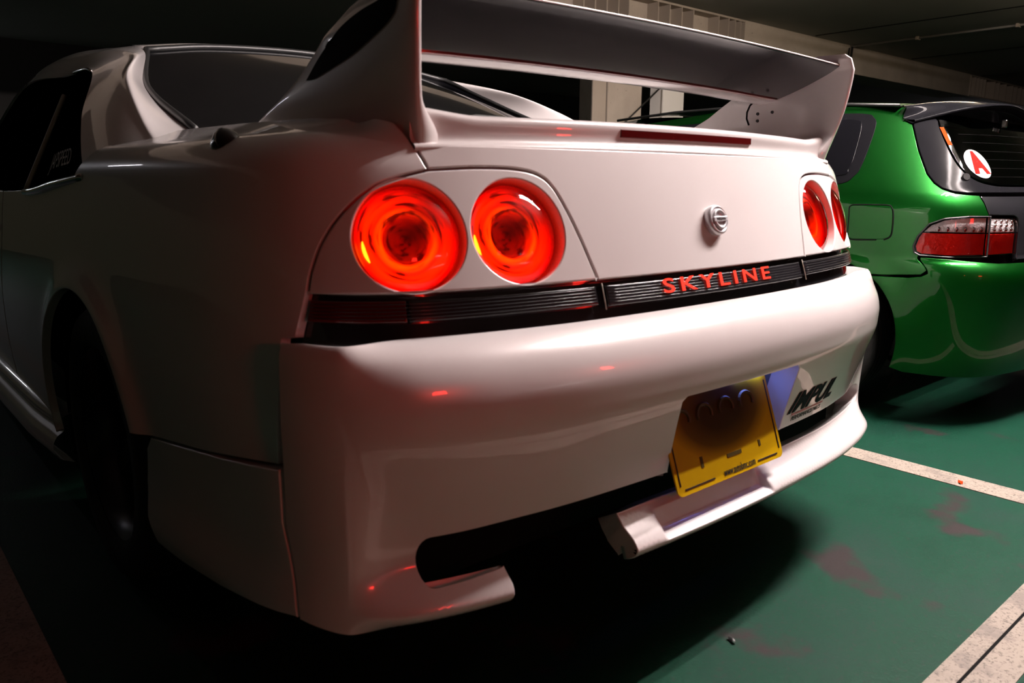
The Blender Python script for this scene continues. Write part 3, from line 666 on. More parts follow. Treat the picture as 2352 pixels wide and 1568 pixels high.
# greenhouse
PIL = [[(-.585, .66, .960), (-.69, .66, .952), (-.72, .68, .938), (-.76, .74, .915), (-.80, .84, .875)], [(-.62, .89, .985), (-.715, .805, .962), (-.74, .81, .950), (-.785, .86, .925), (-.826, .95, .888)],
       [(-.605, 1.235, 1.10), (-.675, 1.115, 1.108), (-.700, 1.11, 1.092), (-.738, 1.13, 1.055), (-.772, 1.17, 1.02)], [(-.51, 1.53, 1.232), (-.588, 1.355, 1.200), (-.616, 1.345, 1.186), (-.66, 1.35, 1.165), (-.695, 1.36, 1.145)],
       [(-.50, 1.75, 1.27), (-.57, 1.72, 1.250), (-.61, 1.72, 1.23), (-.645, 1.74, 1.20), (-.675, 1.75, 1.17)], [(-.50, 2.4, 1.30), (-.55, 2.4, 1.285), (-.61, 2.4, 1.25), (-.64, 2.4, 1.22), (-.67, 2.4, 1.19)],
       [(-.56, 3.0, 1.13), (-.60, 3.0, 1.11), (-.66, 3.0, 1.07), (-.69, 3.0, 1.045), (-.715, 3.0, 1.02)], [(-.68, 3.5, .92), (-.70, 3.5, .91), (-.74, 3.5, .89), (-.765, 3.5, .875), (-.79, 3.5, .86)]]
for s in (-1, 1):
    patch_mesh(PIL, mirror=s > 0, k=10).build('roof_pillar', 'white_paint', car)
    m1 = np.array([1 if s < 0 else -1, 1, 1])
    # side glass: quarter light, door glass, pillar strip, bright sill trim
    top = cr_open([r[4] for r in PIL[1:]], 16); botc = cr_open([(-.826, .965, .888), (-.838, 1.20, .872), (-.842, 1.5, .853), (-.842, 2.2, .85), (-.832, 2.9, .855), (-.79, 3.5, .86)], 20)
    def at_t(c, t): return c[np.clip((np.asarray(t) * (len(c) - 1)).round().astype(int), 0, len(c) - 1)]
    def glass(t0, t1, u0, u1, inn):
        def F(u, v):
            tt = t0 + (t1 - t0) * u; tb = u0 + (u1 - u0) * u
            b = np.stack([np.interp(tb * (len(botc) - 1), np.arange(len(botc)), botc[:, k]) for k in range(3)], -1); t = np.stack([np.interp(tt * (len(top) - 1), np.arange(len(top)), top[:, k]) for k in range(3)], -1)
            p = b + (t - b) * v[..., None]; p[..., 0] += inn - .003 * np.sin(math.pi * v); return p * m1
        return F
    def curve_at(c, t): return np.stack([np.interp(np.asarray(t) * (len(c) - 1), np.arange(len(c)), c[:, k]) for k in range(3)], -1)
    def quarter(inn):
        """bilinearly blended quarter light between pillar edge, sill, roof rail and door glass"""
        def F(u, v):
            B_, T_ = curve_at(botc, .40 * u), curve_at(top, 1 / 3 + .117 * u); R_ = curve_at(top, v / 3); c00, c10, c01, c11 = botc[0], curve_at(botc, .40), curve_at(top, 1 / 3), curve_at(top, .45)
            U, V = u[..., None], v[..., None]; Fr = c10 + (c11 - c10) * V
            p = (1 - V) * B_ + V * T_ + (1 - U) * R_ + U * Fr - ((1 - U) * (1 - V) * c00 + U * (1 - V) * c10 + (1 - U) * V * c01 + U * V * c11)
            p = p.copy(); p[..., 0] += inn; return p * m1
        return F
    surf_grid(quarter(.006), np.linspace(0, 1, 30), np.linspace(0, 1, 20), None, (0, 1.5, .9)).build('quarter_glass', 'side_glass', car)
    surf_grid(glass(.455, .98, .405, .98, .010), np.linspace(0, 1, 30), np.linspace(.0, 1, 12), None, (0, 2.0, .9)).build('door_glass', 'side_glass', car)
    g = quarter(-.002)
    MB().tube(g(np.full(12, 1.), np.linspace(0, .8, 12)), .006, 6).build('pillar_strip', 'steel_paint', car, smooth=True)
    MB().tube(g(np.linspace(0.02, 1.0, 16), np.full(16, -.01)), .009, 8).build('sill_trim', 'chrome', car, smooth=True)
    MB().tube(g(np.linspace(0, 1.0, 16), np.full(16, 1.0)), .004, 8).build('drip_trim', 'chrome', car, smooth=True)
    if s < 0:
        gm = quarter(.003)
        st_ = text_on('JAPSPEED', lambda x, y, w: gm(.50 - x / .46, .19 + y / .24), .044, 'sticker_grey', 'window_sticker', car, extrude=0, wide=1.1, shear=.3)
RG = [[(-.62, .89, .985), (-.35, .78, .982), (0, .73, .980), (.35, .78, .982), (.62, .89, .985)], [(-.605, 1.235, 1.10), (-.35, 1.18, 1.135), (0, 1.15, 1.15), (.35, 1.18, 1.135), (.605, 1.235, 1.10)], [(-.51, 1.53, 1.232), (-.3, 1.575, 1.266), (0, 1.59, 1.281), (.3, 1.575, 1.266), (.51, 1.53, 1.232)]]
patch_mesh(RG, k=12).build('rear_window', 'dark_glass', car)
_, RB = patch(RG, 12)
edge = np.vstack([RB[:, 0], RB[-1, 1:], RB[::-1, -1][1:]]); MB().tube(edge[::2] + np.array([0, -.004, .003]), .009, 8).build('window_seal', 'black_plastic', car, smooth=True)
RF = [[(-.51, 1.545, 1.237), (-.3, 1.59, 1.272), (0, 1.605, 1.288), (.3, 1.59, 1.272), (.51, 1.545, 1.237)]] + [[(-.505, y, ze), (-.3, y, (ze + zc * 2) / 3), (0, y, zc), (.3, y, (ze + zc * 2) / 3), (.505, y, ze)] for y, ze, zc in ((1.75, 1.272, 1.312), (2.4, 1.302, 1.338), (2.72, 1.26, 1.318))]
patch_mesh(RF, k=10).build('roof', 'white_paint', car)
patch_mesh([[(-.51, 2.72, 1.255), (-.25, 2.73, 1.30), (0, 2.735, 1.313), (.25, 2.73, 1.30), (.51, 2.72, 1.255)], [(-.6, 3.1, 1.09), (-.3, 3.18, 1.11), (0, 3.2, 1.12), (.3, 3.18, 1.11), (.6, 3.1, 1.09)], [(-.68, 3.5, .92), (-.34, 3.62, .93), (0, 3.65, .935), (.34, 3.62, .93), (.68, 3.5, .92)]]).build('windscreen', 'dark_glass', car)
patch_mesh([[(-.74, 3.5, .88), (-.36, 3.6, .925), (0, 3.62, .93), (.36, 3.6, .925), (.74, 3.5, .88)], [(-.74, 4.0, .83), (-.36, 4.05, .875), (0, 4.06, .88), (.36, 4.05, .875), (.74, 4.0, .83)], [(-.60, 4.42, .70), (-.36, 4.52, .73), (0, 4.55, .74), (.36, 4.52, .73), (.60, 4.42, .70)]]).build('bonnet', 'white_paint', car)
patch_mesh([[(-.62, 4.42, .71), (0, 4.56, .735), (.62, 4.42, .71)], [(-.68, 4.38, .5), (0, 4.6, .5), (.68, 4.38, .5)], [(-.66, 4.38, .25), (0, 4.58, .22), (.66, 4.38, .25)]], centre=(0, 3, .5)).build('front_bumper', 'white_paint', car)
# dark liner behind the panel gaps
mb = MB(); surf_grid(off_skin(UP, -.085), np.linspace(-.80, .80, 70), np.linspace(.66, .93, 10), mb, (0, 2, .6))
for s in (-1, 1): surf_grid(off_skin(UP, -.045), s * np.linspace(.82, 1.24, 20), np.linspace(.40, .93, 16), mb, (0, 2, .6))
mb.build('inner_body', 'void', car)
mb = MB(); surf_grid(lambda a, z: off_skin(UP, -.14)(a, z), np.linspace(-4.9, -1.9, 40), np.linspace(.25, .84, 10), mb, (0, 2, .6)); surf_grid(lambda a, z: off_skin(UP, -.14)(a, z), np.linspace(1.9, 4.9, 40), np.linspace(.25, .84, 10), mb, (0, 2, .6)); mb.build('cabin_liner', 'void', car)
# wheel-arch liners, wheels
for s in (-1, 1):
    for yc in (ARCH_Y, 3.685):
        t = np.linspace(-.35, math.pi + .35, 30); G = [[(s * x, yc + .375 * math.cos(a), ARCH_Z + .36 * math.sin(a)) for a in t] for x in (.835, .52)]; G.append([(s * .515, yc + .05 * math.cos(a), ARCH_Z + .05 * math.sin(a)) for a in t])
        MB().grid(G).build('arch_liner', 'void', car, smooth=False)
        wh = bpy.data.objects.new('wheel', None); link(wh, car); c = Vector((s * .735, yc, .312)); n = Vector((s, 0, 0)); wh['label'] = 'dark alloy wheel with low profile tyre'
        MB().lathe([(.215, -.10), (.29, -.108), (.308, -.085), (.312, -.05), (.312, .05), (.308, .085), (.29, .108), (.235, .112), (.215, .10)], c, n, 56).build('tyre', 'rubber', wh, smooth=True)
        MB().lathe([(.215, -.1), (.19, -.08), (.185, .05), (.20, .085), (.218, .10), (.222, .104)], c, n, 56).build('rim', 'gunmetal', wh, smooth=True)
        MB().lathe([(.0001, .045), (.03, .045), (.034, .03), (.06, .025), (.06, -.02)], c, n, 32).build('hub', 'gunmetal', wh, smooth=True)
        for k in range(5):
            a = k * 2 * math.pi / 5 + .3; M2 = Matrix.Translation(c) @ Matrix.Rotation(a, 4, 'X'); MB().box((s * .035, 0, .125), (.025, .045, .16), M2).build('spoke', 'gunmetal', wh, bevel=.006)
        MB().lathe([(.05, -.05), (.15, -.05), (.15, -.03), (.05, -.03)], c, n, 40).build('brake_disc', 'silver', wh, smooth=False)
# side skirts
for s in (-1, 1):
    rows = []
    for y in np.linspace(1.33, 3.32, 24):
        b = .01 * math.sin((y - 1.33) / 2 * math.pi); X = .862 + b + .012 * sstep(1.33, 1.6, y)
        rows.append([(s * (X + dx), y, z) for dx, z in ((-.05, .300), (-.018, .292), (-.004, .275), (-.012, .255), (.006, .240), (.016, .215), (.008, .185), (-.03, .165))])
    MB().grid(np.array([cr_open(r, 5) for r in rows])).build('side_skirt', 'white_paint', car, smooth=True)
# aerial base on the left shoulder
ab = off_skin(UP, 0)(np.array([-1.01]), np.array([.955]))[0]
sp_ = MB(); rows = []
for h, w, l in ((-.004, .030, .034), (.006, .026, .030), (.016, .014, .018), (.020, .004, .006)):
    rows.append([(ab[0] + w * .7 * math.cos(t) - h * .3, ab[1] + l * math.sin(t) * 1.0, ab[2] - .004 + h + .35 * w * math.cos(t)) for t in np.linspace(0, 2 * math.pi, 20, endpoint=False)])
sp_.grid(rows, closed=True).build('aerial_base', 'black_gloss', car, smooth=True)
# rear wiper lying on the glass
MB().tube([(.02, .80, 1.035), (.10, .83, 1.050), (.22, .88, 1.055), (.36, .95, 1.058)], .007, 8).build('wiper_arm', 'black_plastic', car, smooth=True)
MB().box((.05, .80, 1.030), (.07, .03, .03)).build('wiper_pivot', 'black_plastic', car, bevel=.006)
# ---- rear spoiler
spo = bpy.data.objects.new('rear_spoiler', None); link(spo, car)
BPF = [(.19, .958), (.10, .972), (.045, .980), (.012, .983), (.002, .980), (-.002, .972), (-.001, .955), (-.004, .945), (-.012, .940), (-.014, .934), (-.008, .929), (.004, .9275), (.03, .928)]
prof = cr_open(BPF, 5)
def base_row(x):
    w = .055 + .055 * (abs(x) / .59) ** 2; k = (1 - sstep(.50, .60, abs(x)))
    return [(x, w + dy, z - .006 * (abs(x) / .6) ** 2 + .012 * sstep(.47, .6, abs(x)) * (z > .96)) for dy, z in prof]
rows = [base_row(x) for x in np.linspace(-.592, .592, 70)]
mbb = MB(); mbb.grid(rows); mbb.build('spoiler_base', 'white_paint', spo, smooth=True)
bl_rows = [[base_row(x)[i] for i in (24, 27, 30, 32)] for x in np.linspace(-.2, .2, 24)]
zl0, zl1 = .9555, .9715
G = [[(x, .055 + .055 * (x / .59) ** 2 - .0015 - .0015, z) for z in (zl0, zl0 + .003, zl1 - .003, zl1)] for x in np.linspace(-.197, .197, 24)]
for i, x in enumerate(np.linspace(-.197, .197, 24)):
    y = .055 + .055 * (x / .59) ** 2; G[i] = [(x, y + .002, zl0), (x, y - .004, zl0 + .002), (x, y - .004, zl1 - .002), (x, y + .003, zl1)]
bb = MB(); bb.grid(G); bb.add(G[0], [(0, 1, 2, 3)]); bb.add(G[-1], [(3, 2, 1, 0)]); bb.build('brake_light', 'brake_lens', spo)
# uprights: stacked airfoil sections
UPZ = [(.930, .590, .100, .70, .030), (.950, .592, .095, .69, .028), (.970, .596, .090, .655, .024), (.99, .600, .085, .60, .021), (1.02, .605, .077, .515, .0185), (1.05, .609, .070, .447, .018), (1.08, .612, .065, .397, .018), (1.11, .614, .061, .345, .018), (1.14, .614, .058, .262, .017), (1.165, .606, .064, .18, .013), (1.175, .598, .078, .14, .004)]
zc = np.array([u[0] for u in UPZ]); zz = np.r_[np.linspace(.930, 1.14, 34), np.linspace(1.145, 1.175, 10)]
for s in (-1, 1):
    rows = []
    for z in zz:
        X, yr, yf, th = [np.interp(z, zc, [u[k] for u in UPZ]) for k in (1, 2, 3, 4)]
        sec = []
        for t in np.linspace(0, 2 * math.pi, 64, endpoint=False):
            c_, s_ = math.cos(t), math.sin(t)
            v = (1 - c_) / 2; y = yr + (yf - yr) * v
            thick = th * .5 * (math.sin(math.acos(1 - 2 * v)) ** .35 if 0 < v < 1 else 0) * (1 - .55 * v)
            ox = X - th * .5 + .028 * v * (1 - sstep(.95, 1.1, z)) - .012 * v      # outer wall follows the boot edge forward
            fl = .02 * (1 - sstep(.945, 1.0, z)) * (s_ < 0) * (1 - sstep(.3, .6, v))
            sec.append((s * (ox + thick * np.sign(s_) - fl), y, z))
        rows.append(sec)
    u_ = MB(); u_.grid(rows, closed=True); u_.add(rows[-1], [tuple(range(64))]); up_o = u_.build('upright', 'white_paint', spo, smooth=True)
    # black leaf-shaped insert on the outer face
    OUT = [(.402, 1.046), (.367, 1.073), (.327, 1.095), (.275, 1.116), (.218, 1.128), (.166, 1.133), (.13, 1.136), (.106, 1.136), (.1, 1.13), (.104, 1.123), (.111, 1.11), (.135, 1.098), (.168, 1.088), (.231, 1.071), (.28, 1.061), (.332, 1.052), (.369, 1.046)]
    o2 = [tuple(p) for p in cr_open(OUT + [OUT[0]], 5)[:-1]]
    def outer_x(y, z):
        X, yr, yf, th = [np.interp(z, zc, [u[k] for u in UPZ]) for k in (1, 2, 3, 4)]; v = np.clip((y - yr) / (yf - yr), .02, .98)
        return X - th * .5 + .028 * v * (1 - sstep(.95, 1.1, z)) - .012 * v + th * .5 * math.sin(math.acos(1 - 2 * v)) ** .35 * (1 - .55 * v)
    V = [(s * (outer_x(y, z) + .0015), y, z) for y, z in o2]; n_ = len(V); cy_, cz_ = np.mean([p[0] for p in o2]), np.mean([p[1] for p in o2])
    mid = [(s * (outer_x(y * .5 + cy_ * .5, z * .5 + cz_ * .5) + .0025), y * .5 + cy_ * .5, z * .5 + cz_ * .5) for y, z in o2]
    ins = MB(); ins.add(V + mid, [(i, (i + 1) % n_, n_ + (i + 1) % n_, n_ + i) for i in range(n_)] + [tuple(range(n_, 2 * n_))]); ins.build('upright_insert', 'void', up_o, smooth=True)
    # blade mount flange with bolts on the inner face
    for by, bz in ((.285, 1.052), (.285, 1.035), (.245, 1.054)):
        MB().lathe([(.0001, .003), (.0035, .003), (.0042, .0)], (s * (outer_x(by, bz) - .027), by, bz), (-s, 0, 0), 12).build('bolt', 'black_plastic', up_o)
    MB().tube([(s * (outer_x(y, z) - .0265), y, z) for y, z in ((.292, 1.086), (.308, 1.074), (.316, 1.058), (.317, 1.042), (.310, 1.026))], .0024, 6).build('mount_seam', 'void', up_o)
# blade
def blade(t, x):
    k = abs(x) / .6; a = [(.330, 1.102), (.322, 1.094), (.295, 1.0885), (.25, 1.093), (.19, 1.112), (.13, 1.137), (.095, 1.155), (.090, 1.160), (.097, 1.163), (.14, 1.155), (.20, 1.139), (.27, 1.120), (.315, 1.110)]
    return a
BA = cr_open(blade(0, 0) + [blade(0, 0)[0]], 6)[:-1]
rows = []
for x in np.linspace(-.602, .602, 60):
    k = (abs(x) / .602); sh = -.010 * k ** 2; sq = 1 - .0 * k
    rows.append([(x, .2 + (y - .2) * sq, z + sh ) for y, z in BA])
MB().grid(rows, closed=True).build('blade', 'blade_black', spo, smooth=True)
le = [p for p in BA if p[0] > .236 and p[1] < 1.104]
rows = [[(x, y - .0006, z - .0022 - .010 * (abs(x) / .602) ** 2 ) for y, z in le] for x in np.linspace(-.595, .595, 40)]
MB().grid(rows).build('blade_lip', 'white_paint', spo, smooth=True)
rows = [(x, .0915, 1.1612 - .010 * (abs(x) / .602) ** 2) for x in np.linspace(-.595, .595, 40)]
MB().tube(rows, .0022, 8).build('blade_edge', 'white_paint', spo, smooth=True)
# ============================ green hatchback ================================
hb = thing('green_hatchback', 'green three-door hatchback with black tailgate and red and clear tail lamps', 'car', (CX, 0, 0))
CVS = signed(skin_cv)
def cv(d): return off_skin_c(CVS, d)
def off_skin_c(S, d):
    def F(a, z):
        a = np.asarray(a, float); z = np.asarray(z, float); e = 1e-3
        n = np.cross(S(a + e, z) - S(a - e, z), S(a, z + e) - S(a, z - e)); n /= np.linalg.norm(n, axis=-1, keepdims=True) + 1e-12
        return S(a, z) + n * d
    return F
HE = [(.812, 1.160), (.846, 1.085), (.863, .997), (.872, .913), (.864, .882), (.850, .864), (.82, .850), (.78, .845), (.743, .843)]
LAMPQ = [(.727, .636), (.727, .772), (.80, .771), (.873, .763), (.918, .744), (.951, .700), (.962, .665), (.957, .644), (.940, .635), (.85, .632)]
CA = CV_AY + .662
def carch(z0, z1):
    t0 = math.pi - math.asin((z0 - CV_AZ) / CV_AR); t1 = math.asin((z1 - CV_AZ) / CV_AR)
    return [(CA + CV_AR * math.cos(t), CV_AZ + CV_AR * math.sin(t)) for t in np.linspace(t0, t1, 36)]
for s in (-1, 1):
    L = HE + [(.738, .797), (.730, .772)] + LAMPQ[2:9] + [(.955, .610), (.955, .582), (.977, .566), (1.10, .556)] + carch(.555, .22) + [(2.55, .22), (2.55, .84), (2.55, 1.0), (2.5, 1.14), (1.95, 1.190), (1.35, 1.186), (1.05, 1.175)]
    panel(MB(), CVS, [side(L, s)], du=.018, dv=.014, depth=.014).build('body_side', 'green_paint', hb)
    WO = cr_open([(2.3, 1.13), (1.7, 1.152), (1.123, 1.147), (.985, 1.140), (.963, 1.122), (.966, 1.095), (1.014, 1.022), (1.075, .945), (1.12, .905), (1.20, .874), (1.45, .865), (2.3, .865)], 5)
    panel(MB(), cv(.002), [side([tuple(p) for p in WO], s)], du=.03, dv=.02, depth=.006).build('window_frame', 'black_satin', hb)
    WI = cr_open([(1.62, 1.125), (1.123, 1.122), (1.03, 1.115), (1.018, 1.095), (1.06, 1.02), (1.125, .935), (1.20, .903), (1.62, .895)], 5)
    panel(MB(), cv(.0045), [side([tuple(p) for p in WI], s)], du=.03, dv=.02, depth=.003).build('side_window', 'dark_glass', hb)
    panel(MB(), cv(.0045), [side([(1.66, .893), (2.22, .893), (2.15, 1.11), (1.66, 1.125)], s)], du=.03, dv=.02, depth=.003).build('side_window', 'dark_glass', hb)
    DLx = [(2.56, .22), (3.35, .26), (3.35, .80), (2.56, .84)]
    panel(MB(), CVS, [side(DLx, s)], du=.03, dv=.02, depth=.014).build('front_wing', 'green_paint', hb)
    up_ = [p for p in LAMPQ if p[1] > .714]; lo_ = [p for p in LAMPQ if p[1] <= .714]
    ql = bpy.data.objects.new('tail_lamp', None); link(ql, hb); ql['label'] = 'clear over red tail lamp'
    panel(MB(), cv(-.012), [side([(.731, .7155), (.731, .769), (.80, .768), (.870, .760), (.914, .741), (.938, .7155)], s)], depth=.01, du=.008, dv=.008).build('clear_lens', 'reflector_silver', ql)
    panel(MB(), cv(-.010), [side([(.731, .640), (.85, .636), (.938, .639), (.953, .647), (.958, .665), (.949, .698), (.939, .7145), (.731, .7145)], s)], depth=.01, du=.008, dv=.008).build('red_lens', 'reflector_red', ql)
    panel(MB(), cv(.002), [side(LAMPQ, s)], depth=.008, r=.004).build('lens_cover', 'clear_cover', ql)
    MB().tube(cv(.001)(s * np.array([p[0] for p in LAMPQ + LAMPQ[:1]]), np.array([p[1] for p in LAMPQ + LAMPQ[:1]])), .003, 6).build('lamp_seal', 'black_plastic', ql)
    for k in range(6): # bulbs and reflector bumps inside
        a = .75 + k * .028; MB().lathe([(.010, 0), (.008, .005), (.0001, .008)], cv(-.012)(np.array([s * a]), np.array([.728]))[0], (-.3 * s, -1, 0), 10).build('reflector_dot', 'chrome', ql, smooth=True)
    HL = [(.595, .640), (.720, .637), (.722, .770), (.625, .768), (.604, .757), (.596, .735)]
    hl = bpy.data.objects.new('tailgate_lamp', None); link(hl, hb); hl['label'] = 'clear over red tailgate lamp'
    panel(MB(), cv(-.010), [side([(.598, .7155), (.719, .7155), (.719, .767), (.626, .765), (.606, .754), (.599, .735)], s)], depth=.01, du=.008, dv=.008).build('clear_lens', 'reflector_silver', hl)
    panel(MB(), cv(-.008), [side([(.598, .643), (.717, .640), (.718, .7145), (.598, .7145)], s)], depth=.01, du=.008, dv=.008).build('red_lens', 'reflector_red', hl)
    panel(MB(), cv(.003), [side(HL, s)], depth=.008, r=.005).build('lens_cover', 'clear_cover', hl)
    for i in range(3):
        for j in range(4):
            MB().lathe([(.006, 0), (.005, .004), (.0001, .006)], cv(-.010)(np.array([s * (.62 + j * .026)]), np.array([.727 + i * .014]))[0], (0, -1, 0), 8).build('reflector_dot', 'chrome', hl, smooth=True)
    # fuel flap (left only) and its gap
    if s < 0:
        FL = cr_open([(1.062, .682), (1.043, .692), (1.036, .712), (1.036, .776), (1.040, .797), (1.055, .805), (1.16, .804), (1.185, .800), (1.195, .78), (1.195, .70), (1.185, .680), (1.16, .677), (1.062, .682)], 4)[:-1]
        panel(MB(), cv(.0022), [side([tuple(p) for p in FL], s)], depth=.004, gap=.004, du=.012, dv=.012).build('fuel_flap', 'green_paint', hb)
        MB().tube(cv(.0006)(s * FL[:, 0], FL[:, 1]), .0022, 6).build('fuel_flap_gap', 'void', hb)
# tailgate: black lower panel, glass in a black frame
TG = [(-.733, .776), (-.738, .797), (-.742, .841), (.742, .841), (.738, .797), (.733, .776), (.620, .773), (.602, .763), (.592, .738), (.590, .622), (-.590, .622), (-.592, .738), (-.602, .763), (-.620, .773)]
tg = panel(MB(), CVS, [TG], du=.02, dv=.014, depth=.014).build('tailgate', 'black_gloss', hb)
GF = [tuple(p) for p in cr_open([(-.74, .846), (0, .848), (.74, .846)], 10)] + [(p[0], p[1]) for p in HE[::-1][1:]] + [(-p[0], p[1]) for p in HE[:-1]]
GI = [tuple(p) for p in cr_open([(-.60, .872), (-.66, .875), (-.72, .89), (-.755, .93), (-.762, 1.0), (-.75, 1.10), (-.70, 1.135), (0, 1.135), (.70, 1.135), (.75, 1.10), (.762, 1.0), (.755, .93), (.72, .89), (.66, .875), (.60, .872), (0, .870), (-.60, .872)], 5)[:-1]]
fr = panel(MB(), cv(.004), [GF, GI], du=.02, dv=.014, depth=[.02, .004], r=.003).build('glass_frame', 'black_satin', tg)
GI = [tuple(p) for p in cr_open([(-.60, .872), (-.66, .875), (-.72, .89), (-.755, .93), (-.762, 1.0), (-.75, 1.10), (-.70, 1.135), (0, 1.135), (.70, 1.135), (.75, 1.10), (.762, 1.0), (.755, .93), (.72, .89), (.66, .875), (.60, .872), (0, .870), (-.60, .872)], 5)[:-1]]
panel(MB(), cv(.0065), [GI], du=.025, dv=.02, depth=.003).build('rear_glass', 'tailgate_glass', tg)
for z in (.90, .93, .96, .99, 1.02, 1.05): MB().tube(cv(.0072)(np.linspace(-.70, .70, 30), np.full(30, z)), .0006, 4).build('heater_line', 'void', tg)
# round sticker with the red letter
cvo = cv(.0085)
ad = bpy.data.objects.new('round_sticker', None); link(ad, hb); ad['label'] = 'white round sticker with red capital A'
AU, AZ = -.684, .944
k = 40; pts = cvo(np.array([AU + .0485 * math.cos(t) for t in np.linspace(0, 2 * math.pi, k, endpoint=False)]), np.array([AZ + .050 * math.sin(t) for t in np.linspace(0, 2 * math.pi, k, endpoint=False)]))
MB().add(list(map(tuple, pts)) + [tuple(cvo(np.array([AU]), np.array([AZ]))[0])], [(i, (i + 1) % k, k) for i in range(k)]).build('disc', 'sticker_white', ad)
cvt = cv(.0098)
text_on('A', lambda x, y, w: cvt(AU + x, AZ + y), .098, 'sign_red', 'letter', ad, extrude=0, wide=.80, bold=.006)
MB().lathe([(.0001, .006), (.012, .006), (.014, .0)], cv(.0065)(np.array([-.757]), np.array([.899]))[0], (-.6, -.75, .3), 16).build('glass_stop', 'black_plastic', tg)
# orange strip at the edge of the glass
surf_grid(cv(.0075), np.linspace(-.760, -.745, 3), np.linspace(1.01, 1.075, 6), MB(), (0, 2, .6)).build('orange_tape', 'wear_orange', tg)
# bumper
BL = [(-1.02, .556), (-.977, .563), (-.957, .575), (-.955, .605), (-.94, .630), (-.85, .6275), (-.70, .6175), (.70, .6175), (.85, .6275), (.94, .630), (.955, .605), (.957, .575), (.977, .563), (1.02, .556)]
ar = [p for p in carch(.555, .20) if p[0] < CA]; ar = [(p[0] - .004, p[1]) for p in ar if p[1] > .26] 
ar0 = [(CA - math.sqrt(max(CV_AR ** 2 - (z - CV_AZ) ** 2, 0)), z) for z in np.linspace(.553, .22, 12)]
BL = BL + ar0 + [(.95, .205), (.7, .20), (0, .20), (-.7, .20), (-.95, .205)] + [(-a, z) for a, z in ar0[::-1]]
panel(MB(), CVS, [BL], du=.018, dv=.011, depth=.02, r=.003).build('rear_bumper', 'green_paint', hb)
# roof, windscreen, bonnet
def xrow(y, xe, ze, zc): return [(-xe, y, ze), (-xe * .6, y, ze + (zc - ze) * .66), (0, y, zc), (xe * .6, y, ze + (zc - ze) * .66), (xe, y, ze)]
patch_mesh([xrow(.475, .655, 1.160, 1.196), xrow(.75, .645, 1.182, 1.222), xrow(1.1, .64, 1.196, 1.242), xrow(1.5, .64, 1.194, 1.245), xrow(1.85, .645, 1.176, 1.232)]).build('roof', 'green_paint', hb)
patch_mesh([xrow(1.85, .65, 1.170, 1.226), xrow(2.25, .68, 1.03, 1.08), xrow(2.62, .72, .87, .90)]).build('windscreen', 'dark_glass', hb)
patch_mesh([xrow(2.6, .80, .82, .89), xrow(3.1, .78, .76, .83), xrow(3.45, .66, .62, .70)]).build('bonnet', 'green_paint', hb)
patch_mesh([xrow(3.45, .66, .62, .70), [(-.7, 3.45, .42), (-.4, 3.55, .42), (0, 3.58, .42), (.4, 3.55, .42), (.7, 3.45, .42)], [(-.68, 3.42, .2), (-.4, 3.5, .2), (0, 3.53, .2), (.4, 3.5, .2), (.68, 3.42, .2)]], centre=(0, 2, .5)).build('front_bumper', 'green_paint', hb)
mb = MB(); surf_grid(cv(-.05), np.linspace(-1.02, 1.02, 60), np.linspace(.25, .83, 10), mb, (0, 2, .6)); surf_grid(cv(-.22), np.linspace(-3.2, -1.6, 20), np.linspace(.2, 1.05, 8), mb, (0, 2, .6)); surf_grid(cv(-.22), np.linspace(1.6, 3.2, 20), np.linspace(.2, 1.05, 8), mb, (0, 2, .6)); mb.build('inner_body', 'void', hb)
# roof spoiler over the glass: humped blade with two legs
rows = []
KK = [0, .3, .55, .68, .8, .9, 1.0]
for x in np.linspace(-.665, .665, 60):
    k = abs(x) / .665; g = lambda v: float(np.interp(k, np.linspace(0, 1, 97), cr_open(np.c_[KK, v], 16)[:, 1]))
    te_y, te_z, rt_z, rt_y = g([.20, .20, .205, .21, .235, .30, .41]), g([1.140, 1.148, 1.166, 1.172, 1.168, 1.150, 1.112]), g([1.045, 1.045, 1.050, 1.058, 1.072, 1.085, 1.098]), g([.20, .205, .225, .235, .27, .32, .42])
    fy, fz = .475 - .01 * k, 1.196 - .036 * k * k
    rows.append(cr_open([(x, fy, fz + .002), (x, fy * .6 + te_y * .4, fz * .6 + te_z * .4 + .012), (x, te_y + .04, te_z + .004), (x, te_y, te_z - .004), (x, te_y + .004, te_z - .016), (x, te_y + .03, te_z * .7 + rt_z * .3), (x, rt_y + .02, rt_z + .012), (x, rt_y + .045, rt_z)], 4))
rs = MB(); rs.grid(rows); rsp = rs.build('roof_spoiler', 'black_satin', hb, smooth=True)
MB().box((-.33, .222, 1.100), (.012, .02, .03)).build('washer_nozzle', 'chrome', rsp, bevel=.004)
# roof rail trim
MB().tube([(-.66, y, z) for y, z in ((.47, 1.163), (.75, 1.186), (1.1, 1.20), (1.5, 1.198), (1.85, 1.18))], .006, 6).build('roof_moulding', 'black_plastic', hb, smooth=True)
MB().tube([(.66, y, z) for y, z in ((.47, 1.163), (.75, 1.186), (1.1, 1.20), (1.5, 1.198), (1.85, 1.18))], .006, 6).build('roof_moulding', 'black_plastic', hb, smooth=True)
